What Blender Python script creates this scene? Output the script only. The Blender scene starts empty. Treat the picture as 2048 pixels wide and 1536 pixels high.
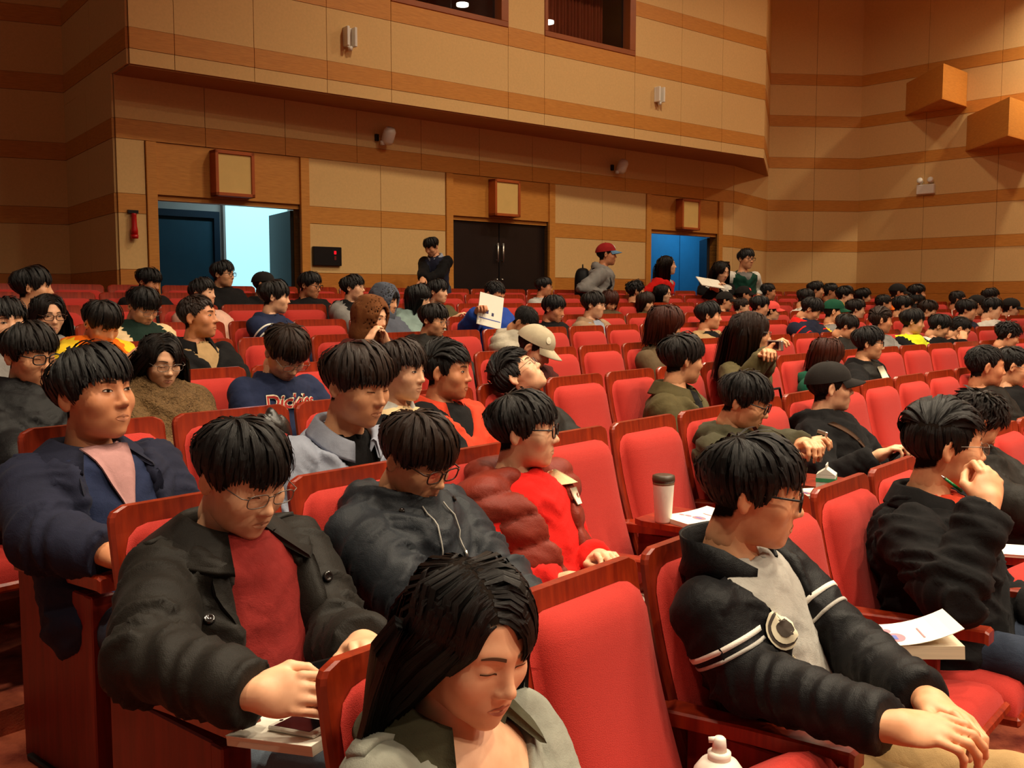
import bpy, math, random
import numpy as np
from mathutils import Matrix, Vector
from mathutils.bvhtree import BVHTree

random.seed(7)
RNG = np.random.default_rng(7)
SC = bpy.context.scene
COL = SC.collection
CAMZ = 1.55
FPX = 1971.0
PITCH = math.radians(4.93)

# ------------------------------------------------------------------ camera
cam_d = bpy.data.cameras.new('camera')
cam_d.sensor_width = 36.0
cam_d.lens = 36.0 * FPX / 2048.0
cam_d.clip_start = 0.05
cam = bpy.data.objects.new('camera', cam_d)
COL.objects.link(cam)
cam.location = (0, 0, CAMZ)
cam.rotation_euler = (math.pi / 2 - PITCH, 0, 0)
SC.camera = cam

# ------------------------------------------------------------------ world, exposure
SC.view_settings.view_transform = 'Standard'
SC.view_settings.look = 'None'
SC.view_settings.exposure = 0.0
SC.view_settings.gamma = 1.0
SC.view_settings.use_curve_mapping = False
world = bpy.data.worlds.new('hall_air')
SC.world = world
world.use_nodes = True
bg = world.node_tree.nodes['Background']
bg.inputs[0].default_value = (1.0, 0.80, 0.60, 1)
bg.inputs[1].default_value = 0.10

# ------------------------------------------------------------------ hall lamps (positions of the ceiling downlights)
LAMP_COL = (1.0, 0.85, 0.62)
CEIL_Z = 6.9
LAMPS = []          # (x, y, watts)
for (lx, ly, w, sp) in [(0.6, 2.6, 110, 140), (2.6, 1.6, 130, 140), (4.6, 0.8, 130, 140),
                        (1.6, 5.0, 110, 140), (3.6, 4.2, 120, 140), (5.8, 3.4, 130, 140),
                        (3.0, 7.6, 110, 140), (5.0, 7.0, 110, 140), (7.4, 6.0, 110, 140),
                        (0.54, 9.06, 80, 170), (2.85, 10.97, 85, 170), (5.16, 12.9, 55, 170), (8.4, 14.3, 130, 130),
                        (2.8, -1.6, 130, 150), (5.2, -2.6, 150, 150), (7.4, -0.6, 130, 150), (8.6, 3.0, 120, 150), (-1.5, 1.7, 55, 100)]:
    LAMPS.append((lx, ly, w, sp))
for (lx, ly, w, sp) in LAMPS:
    ld = bpy.data.lights.new('downlight_glow', 'AREA')
    ld.shape = 'DISK'
    ld.size = 0.34
    ld.energy = w * 0.95
    ld.color = LAMP_COL
    ld.spread = math.radians(sp)
    lo = bpy.data.objects.new('downlight_glow', ld)
    COL.objects.link(lo)
    lo.location = (lx, ly, CEIL_Z - 0.10)

# ------------------------------------------------------------------ materials
def lin(c):
    return tuple((v / 255 / 12.92) if v / 255 <= 0.04045 else (((v / 255) + 0.055) / 1.055) ** 2.4 for v in c)

MATS = {}
def mat(name, rgb, rough=0.8, var=0.12, vscale=8.0, bump=0.0, bscale=60.0, stretch=(1, 1, 1), coords='Object',
        metal=0.0, spec=0.4, sheen=0.0, coat=0.0, rgb2=None, emit=None, estr=0.0, fold=0.0, fscale=9.0):
    if name in MATS:
        return MATS[name]
    m = bpy.data.materials.new(name)
    m.use_nodes = True
    nt = m.node_tree
    b = nt.nodes['Principled BSDF']
    c = lin(rgb) + (1,)
    b.inputs['Base Color'].default_value = c
    b.inputs['Roughness'].default_value = rough
    b.inputs['Metallic'].default_value = metal
    b.inputs['Specular IOR Level'].default_value = spec
    b.inputs['Coat Weight'].default_value = coat
    b.inputs['Coat Roughness'].default_value = 0.2
    b.inputs['Sheen Weight'].default_value = sheen
    if emit:
        b.inputs['Emission Color'].default_value = lin(emit) + (1,)
        b.inputs['Emission Strength'].default_value = estr
    vec = None
    if var > 0 or bump > 0 or fold > 0:
        if coords == 'World':
            g = nt.nodes.new('ShaderNodeNewGeometry'); src = g.outputs['Position']
        else:
            g = nt.nodes.new('ShaderNodeTexCoord'); src = g.outputs[coords]
        mp = nt.nodes.new('ShaderNodeMapping')
        mp.inputs['Scale'].default_value = stretch
        nt.links.new(src, mp.inputs['Vector'])
        vec = mp.outputs[0]
    if var > 0:
        n = nt.nodes.new('ShaderNodeTexNoise')
        n.inputs['Scale'].default_value = vscale
        n.inputs['Detail'].default_value = 5
        n.inputs['Roughness'].default_value = 0.6
        nt.links.new(vec, n.inputs['Vector'])
        r = nt.nodes.new('ShaderNodeValToRGB')
        r.color_ramp.elements[0].position = 0.3
        r.color_ramp.elements[1].position = 0.7
        c2 = lin(rgb2) if rgb2 else tuple(v * (1 - var) for v in c[:3])
        r.color_ramp.elements[0].color = tuple(c2) + (1,)
        r.color_ramp.elements[1].color = tuple(min(1, v * (1 + var * 0.5)) for v in c[:3]) + (1,)
        nt.links.new(n.outputs['Fac'], r.inputs['Fac'])
        nt.links.new(r.outputs[0], b.inputs['Base Color'])
    last = None
    if fold > 0:
        n3 = nt.nodes.new('ShaderNodeTexNoise')
        n3.inputs['Scale'].default_value = fscale
        n3.inputs['Detail'].default_value = 3
        n3.inputs['Distortion'].default_value = 1.2
        nt.links.new(vec, n3.inputs['Vector'])
        bp = nt.nodes.new('ShaderNodeBump')
        bp.inputs['Strength'].default_value = fold
        bp.inputs['Distance'].default_value = 0.03
        nt.links.new(n3.outputs['Fac'], bp.inputs['Height'])
        last = bp
    if bump > 0:
        n2 = nt.nodes.new('ShaderNodeTexNoise')
        n2.inputs['Scale'].default_value = bscale
        n2.inputs['Detail'].default_value = 3
        nt.links.new(vec, n2.inputs['Vector'])
        bp = nt.nodes.new('ShaderNodeBump')
        bp.inputs['Strength'].default_value = bump
        bp.inputs['Distance'].default_value = 0.004
        nt.links.new(n2.outputs['Fac'], bp.inputs['Height'])
        if last:
            nt.links.new(last.outputs[0], bp.inputs['Normal'])
        last = bp
    if last:
        nt.links.new(last.outputs[0], b.inputs['Normal'])
    MATS[name] = m
    return m

def cloth(name, rgb, rough=0.85, **k):
    k.setdefault('var', 0.18); k.setdefault('vscale', 14); k.setdefault('bump', 0.25); k.setdefault('bscale', 420)
    k.setdefault('spec', 0.16); k.setdefault('fold', 0.12); k.setdefault('fscale', 16); k.setdefault('sheen', 0.02)
    return mat(name, rgb, rough, **k)

M_BEIGE = mat('beige_acoustic_fabric', (222, 182, 122), 0.95, var=0.06, vscale=40, bump=0.25, bscale=300, coords='World', spec=0.1)
M_OAK = mat('oak_band', (204, 138, 58), 0.55, var=0.16, vscale=3.0, bump=0.08, bscale=30, stretch=(3, 3, 40), coords='World', rgb2=(188, 120, 46))
M_OAKDARK = mat('oak_wainscot', (196, 126, 50), 0.5, var=0.18, vscale=3.0, bump=0.08, bscale=30, stretch=(3, 3, 40), coords='World', rgb2=(176, 106, 38))
M_SEAM = mat('panel_backing', (60, 36, 18), 0.9, var=0.1, coords='World')
M_SOFFIT = mat('soffit_paint', (176, 128, 78), 0.9, var=0.05, coords='World')
M_CARPET = mat('carpet', (172, 88, 60), 0.98, var=0.4, vscale=7, bump=0.5, bscale=180, coords='World', rgb2=(96, 30, 20), spec=0.05, sheen=0.1)
M_FABRIC = mat('red_seat_fabric', (178, 50, 42), 0.92, var=0.10, vscale=260, bump=0.5, bscale=520, spec=0.15, sheen=0.06)
M_CHERRY = mat('cherry_wood', (148, 46, 16), 0.32, var=0.3, vscale=2.4, bump=0.03, bscale=40, stretch=(14, 14, 1.4), rgb2=(108, 26, 8), spec=0.5, coat=0.3)
M_CHERRYD = mat('cherry_wood_panel', (122, 30, 14), 0.45, var=0.25, vscale=2.4, stretch=(14, 14, 1.4), rgb2=(90, 18, 8))
M_BLACKMETAL = mat('black_steel', (22, 20, 20), 0.5, var=0.1)
M_BLACKDOOR = mat('black_door_leaf', (26, 16, 14), 0.45, var=0.25, vscale=4, coords='World')
M_STEEL = mat('brushed_steel', (210, 205, 195), 0.3, var=0.05, metal=0.9)
M_TEAL = mat('teal_door_paint', (24, 72, 90), 0.6, var=0.08, coords='World')
M_BLUEDOOR = mat('blue_door_paint', (34, 108, 150), 0.55, var=0.08, coords='World')
M_CORR = mat('corridor_wall_paint', (190, 186, 178), 0.9, var=0.05, coords='World')
M_WHITEP = mat('white_plastic', (232, 226, 212), 0.4, var=0.04)
M_CREAMP = mat('cream_sign_panel', (226, 188, 112), 0.6, var=0.05, coords='World')
M_PAPER = mat('paper', (240, 234, 218), 0.85, var=0.03, spec=0.2)
M_PAPEREDGE = mat('paper_edges', (222, 212, 188), 0.9, var=0.15, vscale=4, stretch=(1, 1, 160), spec=0.1)
M_REDP = mat('red_plastic', (190, 20, 18), 0.35, var=0.05)
M_BLACKP = mat('black_plastic', (18, 17, 18), 0.35, var=0.05)
M_SCREEN = mat('phone_screen', (12, 12, 15), 0.08, var=0, spec=0.6)
M_INK = mat('dark_ink', (60, 58, 96), 0.8, var=0)
M_INKPINK = mat('pink_ink', (206, 128, 140), 0.8, var=0)
M_INKBLUE = mat('blue_ink', (96, 110, 176), 0.8, var=0)

def glass_mat(name, refl):
    m = bpy.data.materials.new(name); m.use_nodes = True
    nt = m.node_tree; nt.nodes.clear()
    o = nt.nodes.new('ShaderNodeOutputMaterial'); t = nt.nodes.new('ShaderNodeBsdfTransparent'); g = nt.nodes.new('ShaderNodeBsdfGlossy')
    g.inputs['Roughness'].default_value = 0.03
    x = nt.nodes.new('ShaderNodeMixShader'); x.inputs[0].default_value = refl
    nt.links.new(t.outputs[0], x.inputs[1]); nt.links.new(g.outputs[0], x.inputs[2]); nt.links.new(x.outputs[0], o.inputs[0])
    return m
# ------------------------------------------------------------------ mesh helpers
def mesh_np(name, V, Fq, mats=(), smooth=True, midx=None):
    me = bpy.data.meshes.new(name)
    me.from_pydata(np.asarray(V, dtype=float).tolist(), [], [list(f) for f in Fq])
    for m in mats:
        me.materials.append(m)
    if midx is not None:
        me.polygons.foreach_set('material_index', np.asarray(midx, dtype=np.int32))
    if smooth:
        me.polygons.foreach_set('use_smooth', np.ones(len(me.polygons), dtype=bool))
    me.update()
    return me

def add(name, me, parent=None, loc=None, M=None, mats=None):
    o = bpy.data.objects.new(name, me)
    COL.objects.link(o)
    if parent is not None:
        o.parent = parent
    if loc is not None:
        o.location = loc
    if M is not None:
        o.matrix_local = M
    return o

def tag(o, label=None, cat=None, group=None, kind=None):
    if label: o['label'] = label
    if cat: o['category'] = cat
    if group: o['group'] = group
    if kind: o['kind'] = kind
    return o

def empty(name, loc=(0, 0, 0), rz=0.0):
    o = bpy.data.objects.new(name, None)
    o.empty_display_size = 0.05
    COL.objects.link(o)
    o.location = loc
    o.rotation_euler = (0, 0, rz)
    return o

BOXF = [(0, 3, 2, 1), (4, 5, 6, 7), (0, 1, 5, 4), (1, 2, 6, 5), (2, 3, 7, 6), (3, 0, 4, 7)]
class MB:
    """collects simple shapes into one mesh"""
    def __init__(s):
        s.v = []; s.f = []; s.m = []; s.cur = 0
    def put(s, V, F):
        o = len(s.v)
        s.v += [tuple(p) for p in V]
        s.f += [tuple(i + o for i in f) for f in F]
        s.m += [s.cur] * len(F)
        return s
    def box(s, a, b, bev=0.0):
        (x0, y0, z0), (x1, y1, z1) = a, b
        if bev <= 0:
            V = [(x0, y0, z0), (x1, y0, z0), (x1, y1, z0), (x0, y1, z0), (x0, y0, z1), (x1, y0, z1), (x1, y1, z1), (x0, y1, z1)]
            return s.put(V, BOXF)
        # chamfered box
        c = bev
        V = []; idx = {}
        def vid(p):
            if p not in idx:
                idx[p] = len(V); V.append(p)
            return idx[p]
        X = (x0, x1); Y = (y0, y1); Z = (z0, z1)
        sx = lambda i: c if i == 0 else -c
        F = []
        px = {}; py = {}; pz = {}
        for i in (0, 1):
            for j in (0, 1):
                for k in (0, 1):
                    px[i, j, k] = vid((X[i], Y[j] + sx(j), Z[k] + sx(k)))
                    py[i, j, k] = vid((X[i] + sx(i), Y[j], Z[k] + sx(k)))
                    pz[i, j, k] = vid((X[i] + sx(i), Y[j] + sx(j), Z[k]))
        for i in (0, 1):
            F.append((px[i, 0, 0], px[i, 1, 0], px[i, 1, 1], px[i, 0, 1]))
            F.append((py[0, i, 0], py[1, i, 0], py[1, i, 1], py[0, i, 1]))
            F.append((pz[0, 0, i], pz[1, 0, i], pz[1, 1, i], pz[0, 1, i]))
        for i in (0, 1):
            for j in (0, 1):
                F.append((px[i, j, 0], px[i, j, 1], py[i, j, 1], py[i, j, 0]))
                F.append((px[i, 0, j], px[i, 1, j], pz[i, 1, j], pz[i, 0, j]))
                F.append((py[0, i, j], py[1, i, j], pz[1, i, j], pz[0, i, j]))
                for k in (0, 1):
                    F.append((px[i, j, k], py[i, j, k], pz[i, j, k]))
        # fix winding
        Va = np.array(V); cen = Va.mean(0); G = []
        for f in F:
            p = Va[list(f)]
            nrm = np.cross(p[1] - p[0], p[2] - p[0])
            G.append(f if np.dot(nrm, p.mean(0) - cen) > 0 else tuple(reversed(f)))
        return s.put(V, G)
    def tube(s, P, r, n=8, cap=True, flat=1.0):
        P = np.asarray(P, float); k = len(P)
        r = np.broadcast_to(np.asarray(r, float), (k,))
        T = np.gradient(P, axis=0)
        T /= np.linalg.norm(T, axis=1)[:, None] + 1e-9
        ref = np.array([0, 0, 1.0]) if abs(T[0][2]) < 0.9 else np.array([1.0, 0, 0])
        V = []
        for i in range(k):
            a = np.cross(ref, T[i]); a /= np.linalg.norm(a) + 1e-9
            b = np.cross(T[i], a); ref = b
            for j in range(n):
                t = 2 * math.pi * j / n
                V.append(P[i] + r[i] * (math.cos(t) * a + flat * math.sin(t) * b))
        F = [(i * n + j, i * n + (j + 1) % n, (i + 1) * n + (j + 1) % n, (i + 1) * n + j) for i in range(k - 1) for j in range(n)]
        if cap:
            F.append(tuple(reversed(range(n))))
            F.append(tuple((k - 1) * n + j for j in range(n)))
        return s.put(V, F)
    def lathe(s, prof, n=20, c=(0, 0, 0)):
        V = []
        for (r, z) in prof:
            for j in range(n):
                t = 2 * math.pi * j / n
                V.append((c[0] + r * math.cos(t), c[1] + r * math.sin(t), c[2] + z))
        k = len(prof)
        F = [(i * n + j, i * n + (j + 1) % n, (i + 1) * n + (j + 1) % n, (i + 1) * n + j) for i in range(k - 1) for j in range(n)]
        F.append(tuple(reversed(range(n)))); F.append(tuple((k - 1) * n + j for j in range(n)))
        return s.put(V, F)
    def prism(s, poly, z0, z1):
        n = len(poly)
        V = [(p[0], p[1], z0) for p in poly] + [(p[0], p[1], z1) for p in poly]
        F = [tuple(reversed(range(n))), tuple(range(n, 2 * n))] + [(i, (i + 1) % n, n + (i + 1) % n, n + i) for i in range(n)]
        return s.put(V, F)
    def xf(s, M):
        s.v = [tuple(M @ Vector(p)) for p in s.v]
        return s
    def mesh(s, name, mats, smooth=False):
        return mesh_np(name, s.v, s.f, mats if isinstance(mats, (list, tuple)) else (mats,), smooth, s.m)
    def build(s, name, mats, parent=None, smooth=False, loc=None, M=None):
        return add(name, s.mesh(name, mats, smooth), parent, loc, M)

UNIT = {}
def unit_box(m):
    if m.name not in UNIT:
        UNIT[m.name] = MB().box((0, 0, 0), (1, 1, 1)).mesh('panel', m)
    return UNIT[m.name]

def pix(px, py):
    """direction of the line of sight through a picture point (2048 x 1536)"""
    u = (px - 1024) / FPX; v = -(py - 768) / FPX
    c, s = math.cos(PITCH), math.sin(PITCH)
    d = np.array([u, c + v * s, -s + v * c])
    return d
CAMP = np.array([0, 0, CAMZ])
# ================================================================== the hall
ROWC = [-1.273 - 0.83 * i for i in range(9)]
ROWZ = [0.0, 0.14, 0.23, 0.31, 0.40, 0.47, 0.57, 0.66, 0.73]
A1 = math.radians(40.4)
A2 = math.radians(52.0)
def rowbend(i):
    return 4.6 + 0.45 * i
def row_at(i, s, off=0.0):
    """point on the line of seat-back tops of row i, tangent, forward normal"""
    u = np.array([math.sin(A1), math.cos(A1)]); n = np.array([math.cos(A1), -math.sin(A1)])
    c = ROWC[0] - 0.83 * i
    sb = rowbend(i)
    if s <= sb:
        p = c * n + s * u
        return p + off * n, u, n
    RATE = math.radians(2.4)
    ang = lambda t_: min(A1 + RATE * t_, math.radians(70))
    a = ang(s - sb)
    p = c * n + sb * u
    k = 12; t = s - sb; st = t / k
    for q in range(k):
        am = ang((q + 0.5) * st)
        p = p + st * np.array([math.sin(am), math.cos(am)])
    u2 = np.array([math.sin(a), math.cos(a)]); n2 = np.array([math.cos(a), -math.sin(a)])
    return p + off * n2, u2, n2

def row_hit(i, px, py, fo):
    """where the line of sight through a picture point crosses the plane of row i moved fo metres forward"""
    d = pix(px, py)
    best = None
    prev = None
    for k in range(-40, 420):
        s = k * 0.05
        p, u, n = row_at(i, s, fo)
        v = d[0] / d[1] - p[0] / p[1] if p[1] > 0.2 else None
        if v is not None and prev is not None and prev[0] is not None and prev[0] * v <= 0:
            f = prev[0] / (prev[0] - v + 1e-12)
            s = prev[1] + f * (s - prev[1])
            p, u, n = row_at(i, s, fo)
            best = (s, p, u, n)
            break
        prev = (v, s)
    s, p, u, n = best
    z = CAMZ + d[2] * p[1] / d[1]
    return s, np.array([p[0], p[1], z]), u, n

# ---- floor: stepped platforms under a shared carpet
fm = MB()
fm.box((-14, -6, -0.6), (22, 24, -0.03))
SL = [-7, -3, 0, 2, 4] + [5.2 + 0.5 * k for k in range(0, 9)] + [12, 16, 20]
for i in range(9):
    o0 = -0.13; o1 = 0.72
    z = ROWZ[i]
    if i == 8: o0 = -2.6
    if i == 0: o1 = 3.2
    for a, b in zip(SL[:-1], SL[1:]):
        q = [row_at(i, a, o0)[0], row_at(i, b, o0)[0], row_at(i, b, o1)[0], row_at(i, a, o1)[0]]
        V = [(p[0], p[1], -0.1) for p in q] + [(p[0], p[1], z) for p in q]
        fm.put(V, [(3, 2, 1, 0), (4, 5, 6, 7)][::1] + [(0, 1, 5, 4), (1, 2, 6, 5), (2, 3, 7, 6), (3, 0, 4, 7)])
fl = fm.build('floor', M_CARPET)
tag(fl, 'reddish brown carpet on the stepped auditorium floor', 'floor', kind='structure')

# ---- walls of fabric panels and oak bands
def wall_frame(p0, p1):
    d = np.array(p1) - np.array(p0)
    L = float(np.hypot(*d))
    return (p0[0], p0[1], 0), math.atan2(d[1], d[0]), L

BANDS = [(1.64, 1.83), (2.38, 2.57), (3.09, 3.28), (3.83, 4.02), (4.55, 4.74), (5.26, 5.45)]
def rows_between(z0, z1, bands=BANDS):
    out = []; z = z0
    for b0, b1 in bands:
        if b1 <= z0 or b0 >= z1: continue
        b0c, b1c = max(b0, z0), min(b1, z1)
        if b0c > z + 0.01: out.append((z, b0c, 'p'))
        out.append((b0c, b1c, 'b')); z = b1c
    if z < z1 - 0.01: out.append((z, z1, 'p'))
    return out

def panel(parent, x0, x1, z0, z1, kind, y0=-0.022, gap=0.003):
    m = {'p': M_BEIGE, 'b': M_OAK, 'w': M_OAKDARK}[kind]
    nm = {'p': 'fabric_panel', 'b': 'oak_band', 'w': 'oak_panel'}[kind]
    o = bpy.data.objects.new(nm, unit_box(m))
    COL.objects.link(o); o.parent = parent
    d = {'p': 0.020, 'b': 0.024, 'w': 0.022}[kind]
    o.location = (x0 + gap, -d, z0 + gap * 0.6)
    o.scale = (x1 - x0 - 2 * gap, d + 0.004, z1 - z0 - 1.2 * gap)
    return o

def panel_wall(name, p0, p1, z0, z1, seams, label, low=None, holes=(), thick=0.12, skip=None, bands=BANDS):
    loc, rz, L = wall_frame(p0, p1)
    mb = MB()
    # backing with holes (x0, x1, z0, z1)
    xs = sorted(set([0, L] + [h[0] for h in holes] + [h[1] for h in holes]))
    for a, b in zip(xs[:-1], xs[1:]):
        hs = [h for h in holes if h[0] <= a + 1e-6 and h[1] >= b - 1e-6]
        if not hs:
            mb.box((a, 0, z0), (b, thick, z1))
        else:
            h = hs[0]
            if h[2] > z0: mb.box((a, 0, z0), (b, thick, h[2]))
            if h[3] < z1: mb.box((a, 0, h[3]), (b, thick, z1))
    w = mb.build(name, M_SEAM)
    w.location = loc; w.rotation_euler = (0, 0, rz)
    tag(w, label, 'wall', kind='structure')
    S = [0] + [s for s in seams if 0.05 < s < L - 0.05] + [L]
    for (a0, a1, kd) in rows_between(z0, z1, bands):
        for xa, xb in zip(S[:-1], S[1:]):
            if skip and skip(xa, xb, a0, a1): continue
            k = kd
            if low is not None and a1 <= low + 0.01: k = 'w'
            panel(w, xa, xb, a0, a1, k)
    return w

FZ = ROWZ[8]
SOFF = 3.69
RW0, RW1 = (-3.807, 9.615), (3.55, 16.06)
BL0, BL1 = (-3.50, 9.22), (3.83, 15.30)
LB = (-4.97, 11.2)
RC = (4.47, 17.5)
RF = (6.15, 17.7)
R_END = (RF[0] + 0.659 * 15, RF[1] - 0.752 * 15)
# rear wall with three doorways
DOORS = [(0.385, 1.97), (4.07, 5.70), (7.77, 9.39)]
DTOP = 2.58
PANEL_BAYS = [(0.0, 0.275), (2.075, 3.96), (5.81, 7.66), (9.50, 9.78)]
HEAD = (3.09, 3.28)
loc, rz, L = wall_frame(RW0, RW1)
mb = MB()
xs = [0.0]
for d0, d1 in DOORS: xs += [d0, d1]
xs += [L]
for k in range(0, len(xs) - 1):
    if k % 2 == 0: mb.box((xs[k], 0, 0.2), (xs[k + 1], 0.14, SOFF))
    else: mb.box((xs[k], 0, DTOP), (xs[k + 1], 0.14, SOFF))
wall_rear = mb.build('wall_rear', M_SEAM)
wall_rear.location = loc; wall_rear.rotation_euler = (0, 0, rz)
tag(wall_rear, 'rear wall of beige panels and oak bands under the balcony', 'wall', kind='structure')
seam9 = [0.9 * k for k in range(1, 11)]
S = [0] + seam9 + [L]
for xa, xb in zip(S[:-1], S[1:]):
    panel(wall_rear, xa, xb, HEAD[1], SOFF, 'p')
    panel(wall_rear, xa, xb, HEAD[0], HEAD[1], 'b')
for xa, xb in PANEL_BAYS:
    mids = [xa, (xa + xb) / 2, xb] if xb - xa > 1 else [xa, xb]
    for a, b in zip(mids[:-1], mids[1:]):
        panel(wall_rear, a, b, 2.57, HEAD[0], 'p')
        panel(wall_rear, a, b, 2.38, 2.57, 'b')
        panel(wall_rear, a, b, 1.84, 2.38, 'p')
        panel(wall_rear, a, b, 1.62, 1.84, 'w')
        panel(wall_rear, a, b, 0.2, 1.62, 'w')
n_trim = 0
for k, (d0, d1) in enumerate(DOORS):
    n_trim += 1
    t = MB()
    t.box((d0 - 0.105, -0.04, 0.2), (d0, 0.14, HEAD[0] - 0.004), 0.004)
    t.box((d1, -0.04, 0.2), (d1 + 0.105, 0.14, HEAD[0] - 0.004), 0.004)
    t.box((d0, -0.012, DTOP), (d1, 0.01, HEAD[0] - 0.004))
    t.box((d0, 0.02, DTOP - 0.05), (d1, 0.13, DTOP))
    o = t.build('trim_%d' % n_trim, M_OAK)
    o.location = loc; o.rotation_euler = (0, 0, rz)
    tag(o, ['oak surround of the bright left doorway', 'oak surround of the closed black double door', 'oak surround of the blue-lit right doorway'][k], 'trim', kind='structure')
    # square sign box above each doorway
    e = empty('sign_box', loc, rz)
    tag(e, ['square cream sign box in an oak frame above the bright left doorway',
            'square cream sign box in an oak frame above the black double door',
            'square cream sign box in an oak frame above the blue right doorway'][k], 'sign', 'sign boxes above the doorways')
    c = (d0 + d1) / 2 - 0.02
    w2 = 0.215
    fr = MB()
    fr.box((c - w2, -0.15, DTOP + 0.02), (c - w2 + 0.035, -0.014, 3.06), 0.003)
    fr.box((c + w2 - 0.035, -0.15, DTOP + 0.02), (c + w2, -0.014, 3.06), 0.003)
    fr.box((c - w2, -0.15, DTOP + 0.02), (c + w2, -0.014, DTOP + 0.055), 0.003)
    fr.box((c - w2, -0.15, 3.025), (c + w2, -0.014, 3.06), 0.003)
    fr.build('frame', mat('sign_frame_wood', (176, 84, 30), 0.5, coords='World', vscale=4), e)
    MB().box((c - w2 + 0.036, -0.135, DTOP + 0.056), (c + w2 - 0.036, -0.10, 3.024)).build('sign_panel', M_CREAMP, e)

def rear_obj(name, mb, mats, parent=None, smooth=False):
    o = mb.build(name, mats, parent, smooth)
    if parent is None:
        o.location = loc; o.rotation_euler = (0, 0, rz)
    return o

# closed double door
e = empty('door_2', loc, rz)
tag(e, 'closed black double door with two upright steel handles', 'door', kind='structure')
d0, d1 = DOORS[1]
mid = (d0 + d1) / 2
MB().box((d0 + 0.005, 0.05, FZ), (mid - 0.006, 0.10, DTOP - 0.055), 0.006).build('door_leaf', M_BLACKDOOR, e)
MB().box((mid + 0.006, 0.05, FZ), (d1 - 0.005, 0.10, DTOP - 0.055), 0.006).build('door_leaf', M_BLACKDOOR, e)
for sx in (-1, 1):
    h = MB()
    x = mid + sx * 0.045
    h.tube([(x, 0.02, 2.02), (x, 0.02, 2.27)], 0.012, 10)
    h.tube([(x, 0.02, 2.05), (x, 0.055, 2.05)], 0.008, 8)
    h.tube([(x, 0.02, 2.24), (x, 0.055, 2.24)], 0.008, 8)
    h.build('handle', M_STEEL, e, True)
    MB().tube([(x, 0.03, 1.80), (x, 0.055, 1.80)], 0.012, 10).build('keyhole', M_STEEL, e, True)
# open leaves of the other doorways
def leaf(name, label, a, b, parentname=None):
    ex = empty(name, loc, rz)
    tag(ex, label, 'door', kind='structure')
    a = np.array(a); b = np.array(b); d = b - a; ln = np.hypot(*d); ang = math.atan2(d[1], d[0])
    M = Matrix.Translation((a[0], a[1], 0)) @ Matrix.Rotation(ang, 4, 'Z')
    MB().box((0, -0.022, FZ), (ln, 0.022, DTOP - 0.055), 0.004).xf(M).build('door_leaf', M_BLACKDOOR, ex)
    MB().tube([(ln - 0.08, -0.03, 2.0), (ln - 0.08, -0.03, 2.25)], 0.011, 8).xf(M).build('handle', M_STEEL, ex, True)
    return ex
leaf('door_1', 'black door leaf swung open on the right of the bright doorway', (1.965, 0.16), (2.11, 0.94))
leaf('door_3', 'black door leaf swung open on the right of the blue-lit doorway', (9.385, 0.16), (9.93, 0.74))
# corridor behind the rear wall
cm = MB()
cm.box((0.28, 1.75, 0.2), (12.2, 1.85, 3.35))
cm.box((0.28, 0.15, 3.30), (9.7, 1.75, 3.40)); cm.box((9.7, 0.75, 3.30), (12.2, 1.75, 3.40))
cm.box((0.2, 0.15, 0.2), (0.28, 1.85, 3.4))
cm.box((12.2, 0.75, 0.2), (12.3, 1.85, 3.4))
o = rear_obj('wall_corridor', cm, M_CORR)
tag(o, 'pale corridor wall and ceiling seen through the open doorways', 'wall', kind='structure')
o = rear_obj('floor_corridor', MB().box((0.3, 0.0, FZ - 0.2), (9.7, 1.75, FZ - 0.001)).box((9.7, 0.75, FZ - 0.2), (12.2, 1.75, FZ - 0.001)), M_CARPET)
tag(o, 'corridor floor behind the rear wall', 'floor', kind='structure')
e = empty('door_4', loc, rz)
tag(e, 'dark teal corridor door seen through the left doorway', 'door', kind='structure')
MB().box((0.82, 1.70, FZ), (1.74, 1.745, 2.52), 0.004).build('door_leaf', M_TEAL, e)
t = MB(); t.box((0.75, 1.66, FZ), (0.82, 1.748, 2.60)); t.box((1.74, 1.66, FZ), (1.81, 1.748, 2.60)); t.box((0.82, 1.66, 2.52), (1.74, 1.748, 2.60))
t.build('door_frame', mat('dark_teal_frame', (16, 44, 62), 0.5, coords='World'), e)
e = empty('window_1', loc, rz)
tag(e, 'bright frosted corridor window glowing pale cyan in the left doorway', 'window', kind='structure')
M_GLOW = mat('frosted_daylight_glass', (200, 240, 245), 0.4, var=0, emit=(176, 240, 252), estr=0.95)
MB().box((1.90, 1.72, FZ + 0.02), (2.75, 1.748, 3.27)).build('glass', M_GLOW, e)
t = MB(); t.box((1.87, 1.69, FZ), (1.90, 1.748, 3.29)); t.box((2.75, 1.69, FZ), (2.80, 1.748, 3.29))
t.build('window_frame', M_CORR, e)
e = empty('door_5', loc, rz)
tag(e, 'blue corridor double door seen through the right doorway', 'door', kind='structure')
MB().box((9.2, 1.70, FZ), (10.55, 1.745, 3.0), 0.004).build('door_leaf', M_BLUEDOOR, e)
MB().box((10.57, 1.70, FZ), (12.0, 1.745, 3.0), 0.004).build('door_leaf', M_BLUEDOOR, e)
for (lx, en, colr) in ((2.3, 14, (0.6, 0.9, 1.0)), (10.3, 34, (0.42, 0.78, 1.0))):
    ld = bpy.data.lights.new('corridor_tube', 'AREA'); ld.shape = 'RECTANGLE'; ld.size = 1.2; ld.size_y = 0.15
    ld.energy = en; ld.color = colr
    lo = bpy.data.objects.new('corridor_tube', ld); COL.objects.link(lo)
    M = Matrix.Translation(loc) @ Matrix.Rotation(rz, 4, 'Z') @ Matrix.Translation((lx, 0.9, 3.26))
    lo.matrix_world = M

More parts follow.
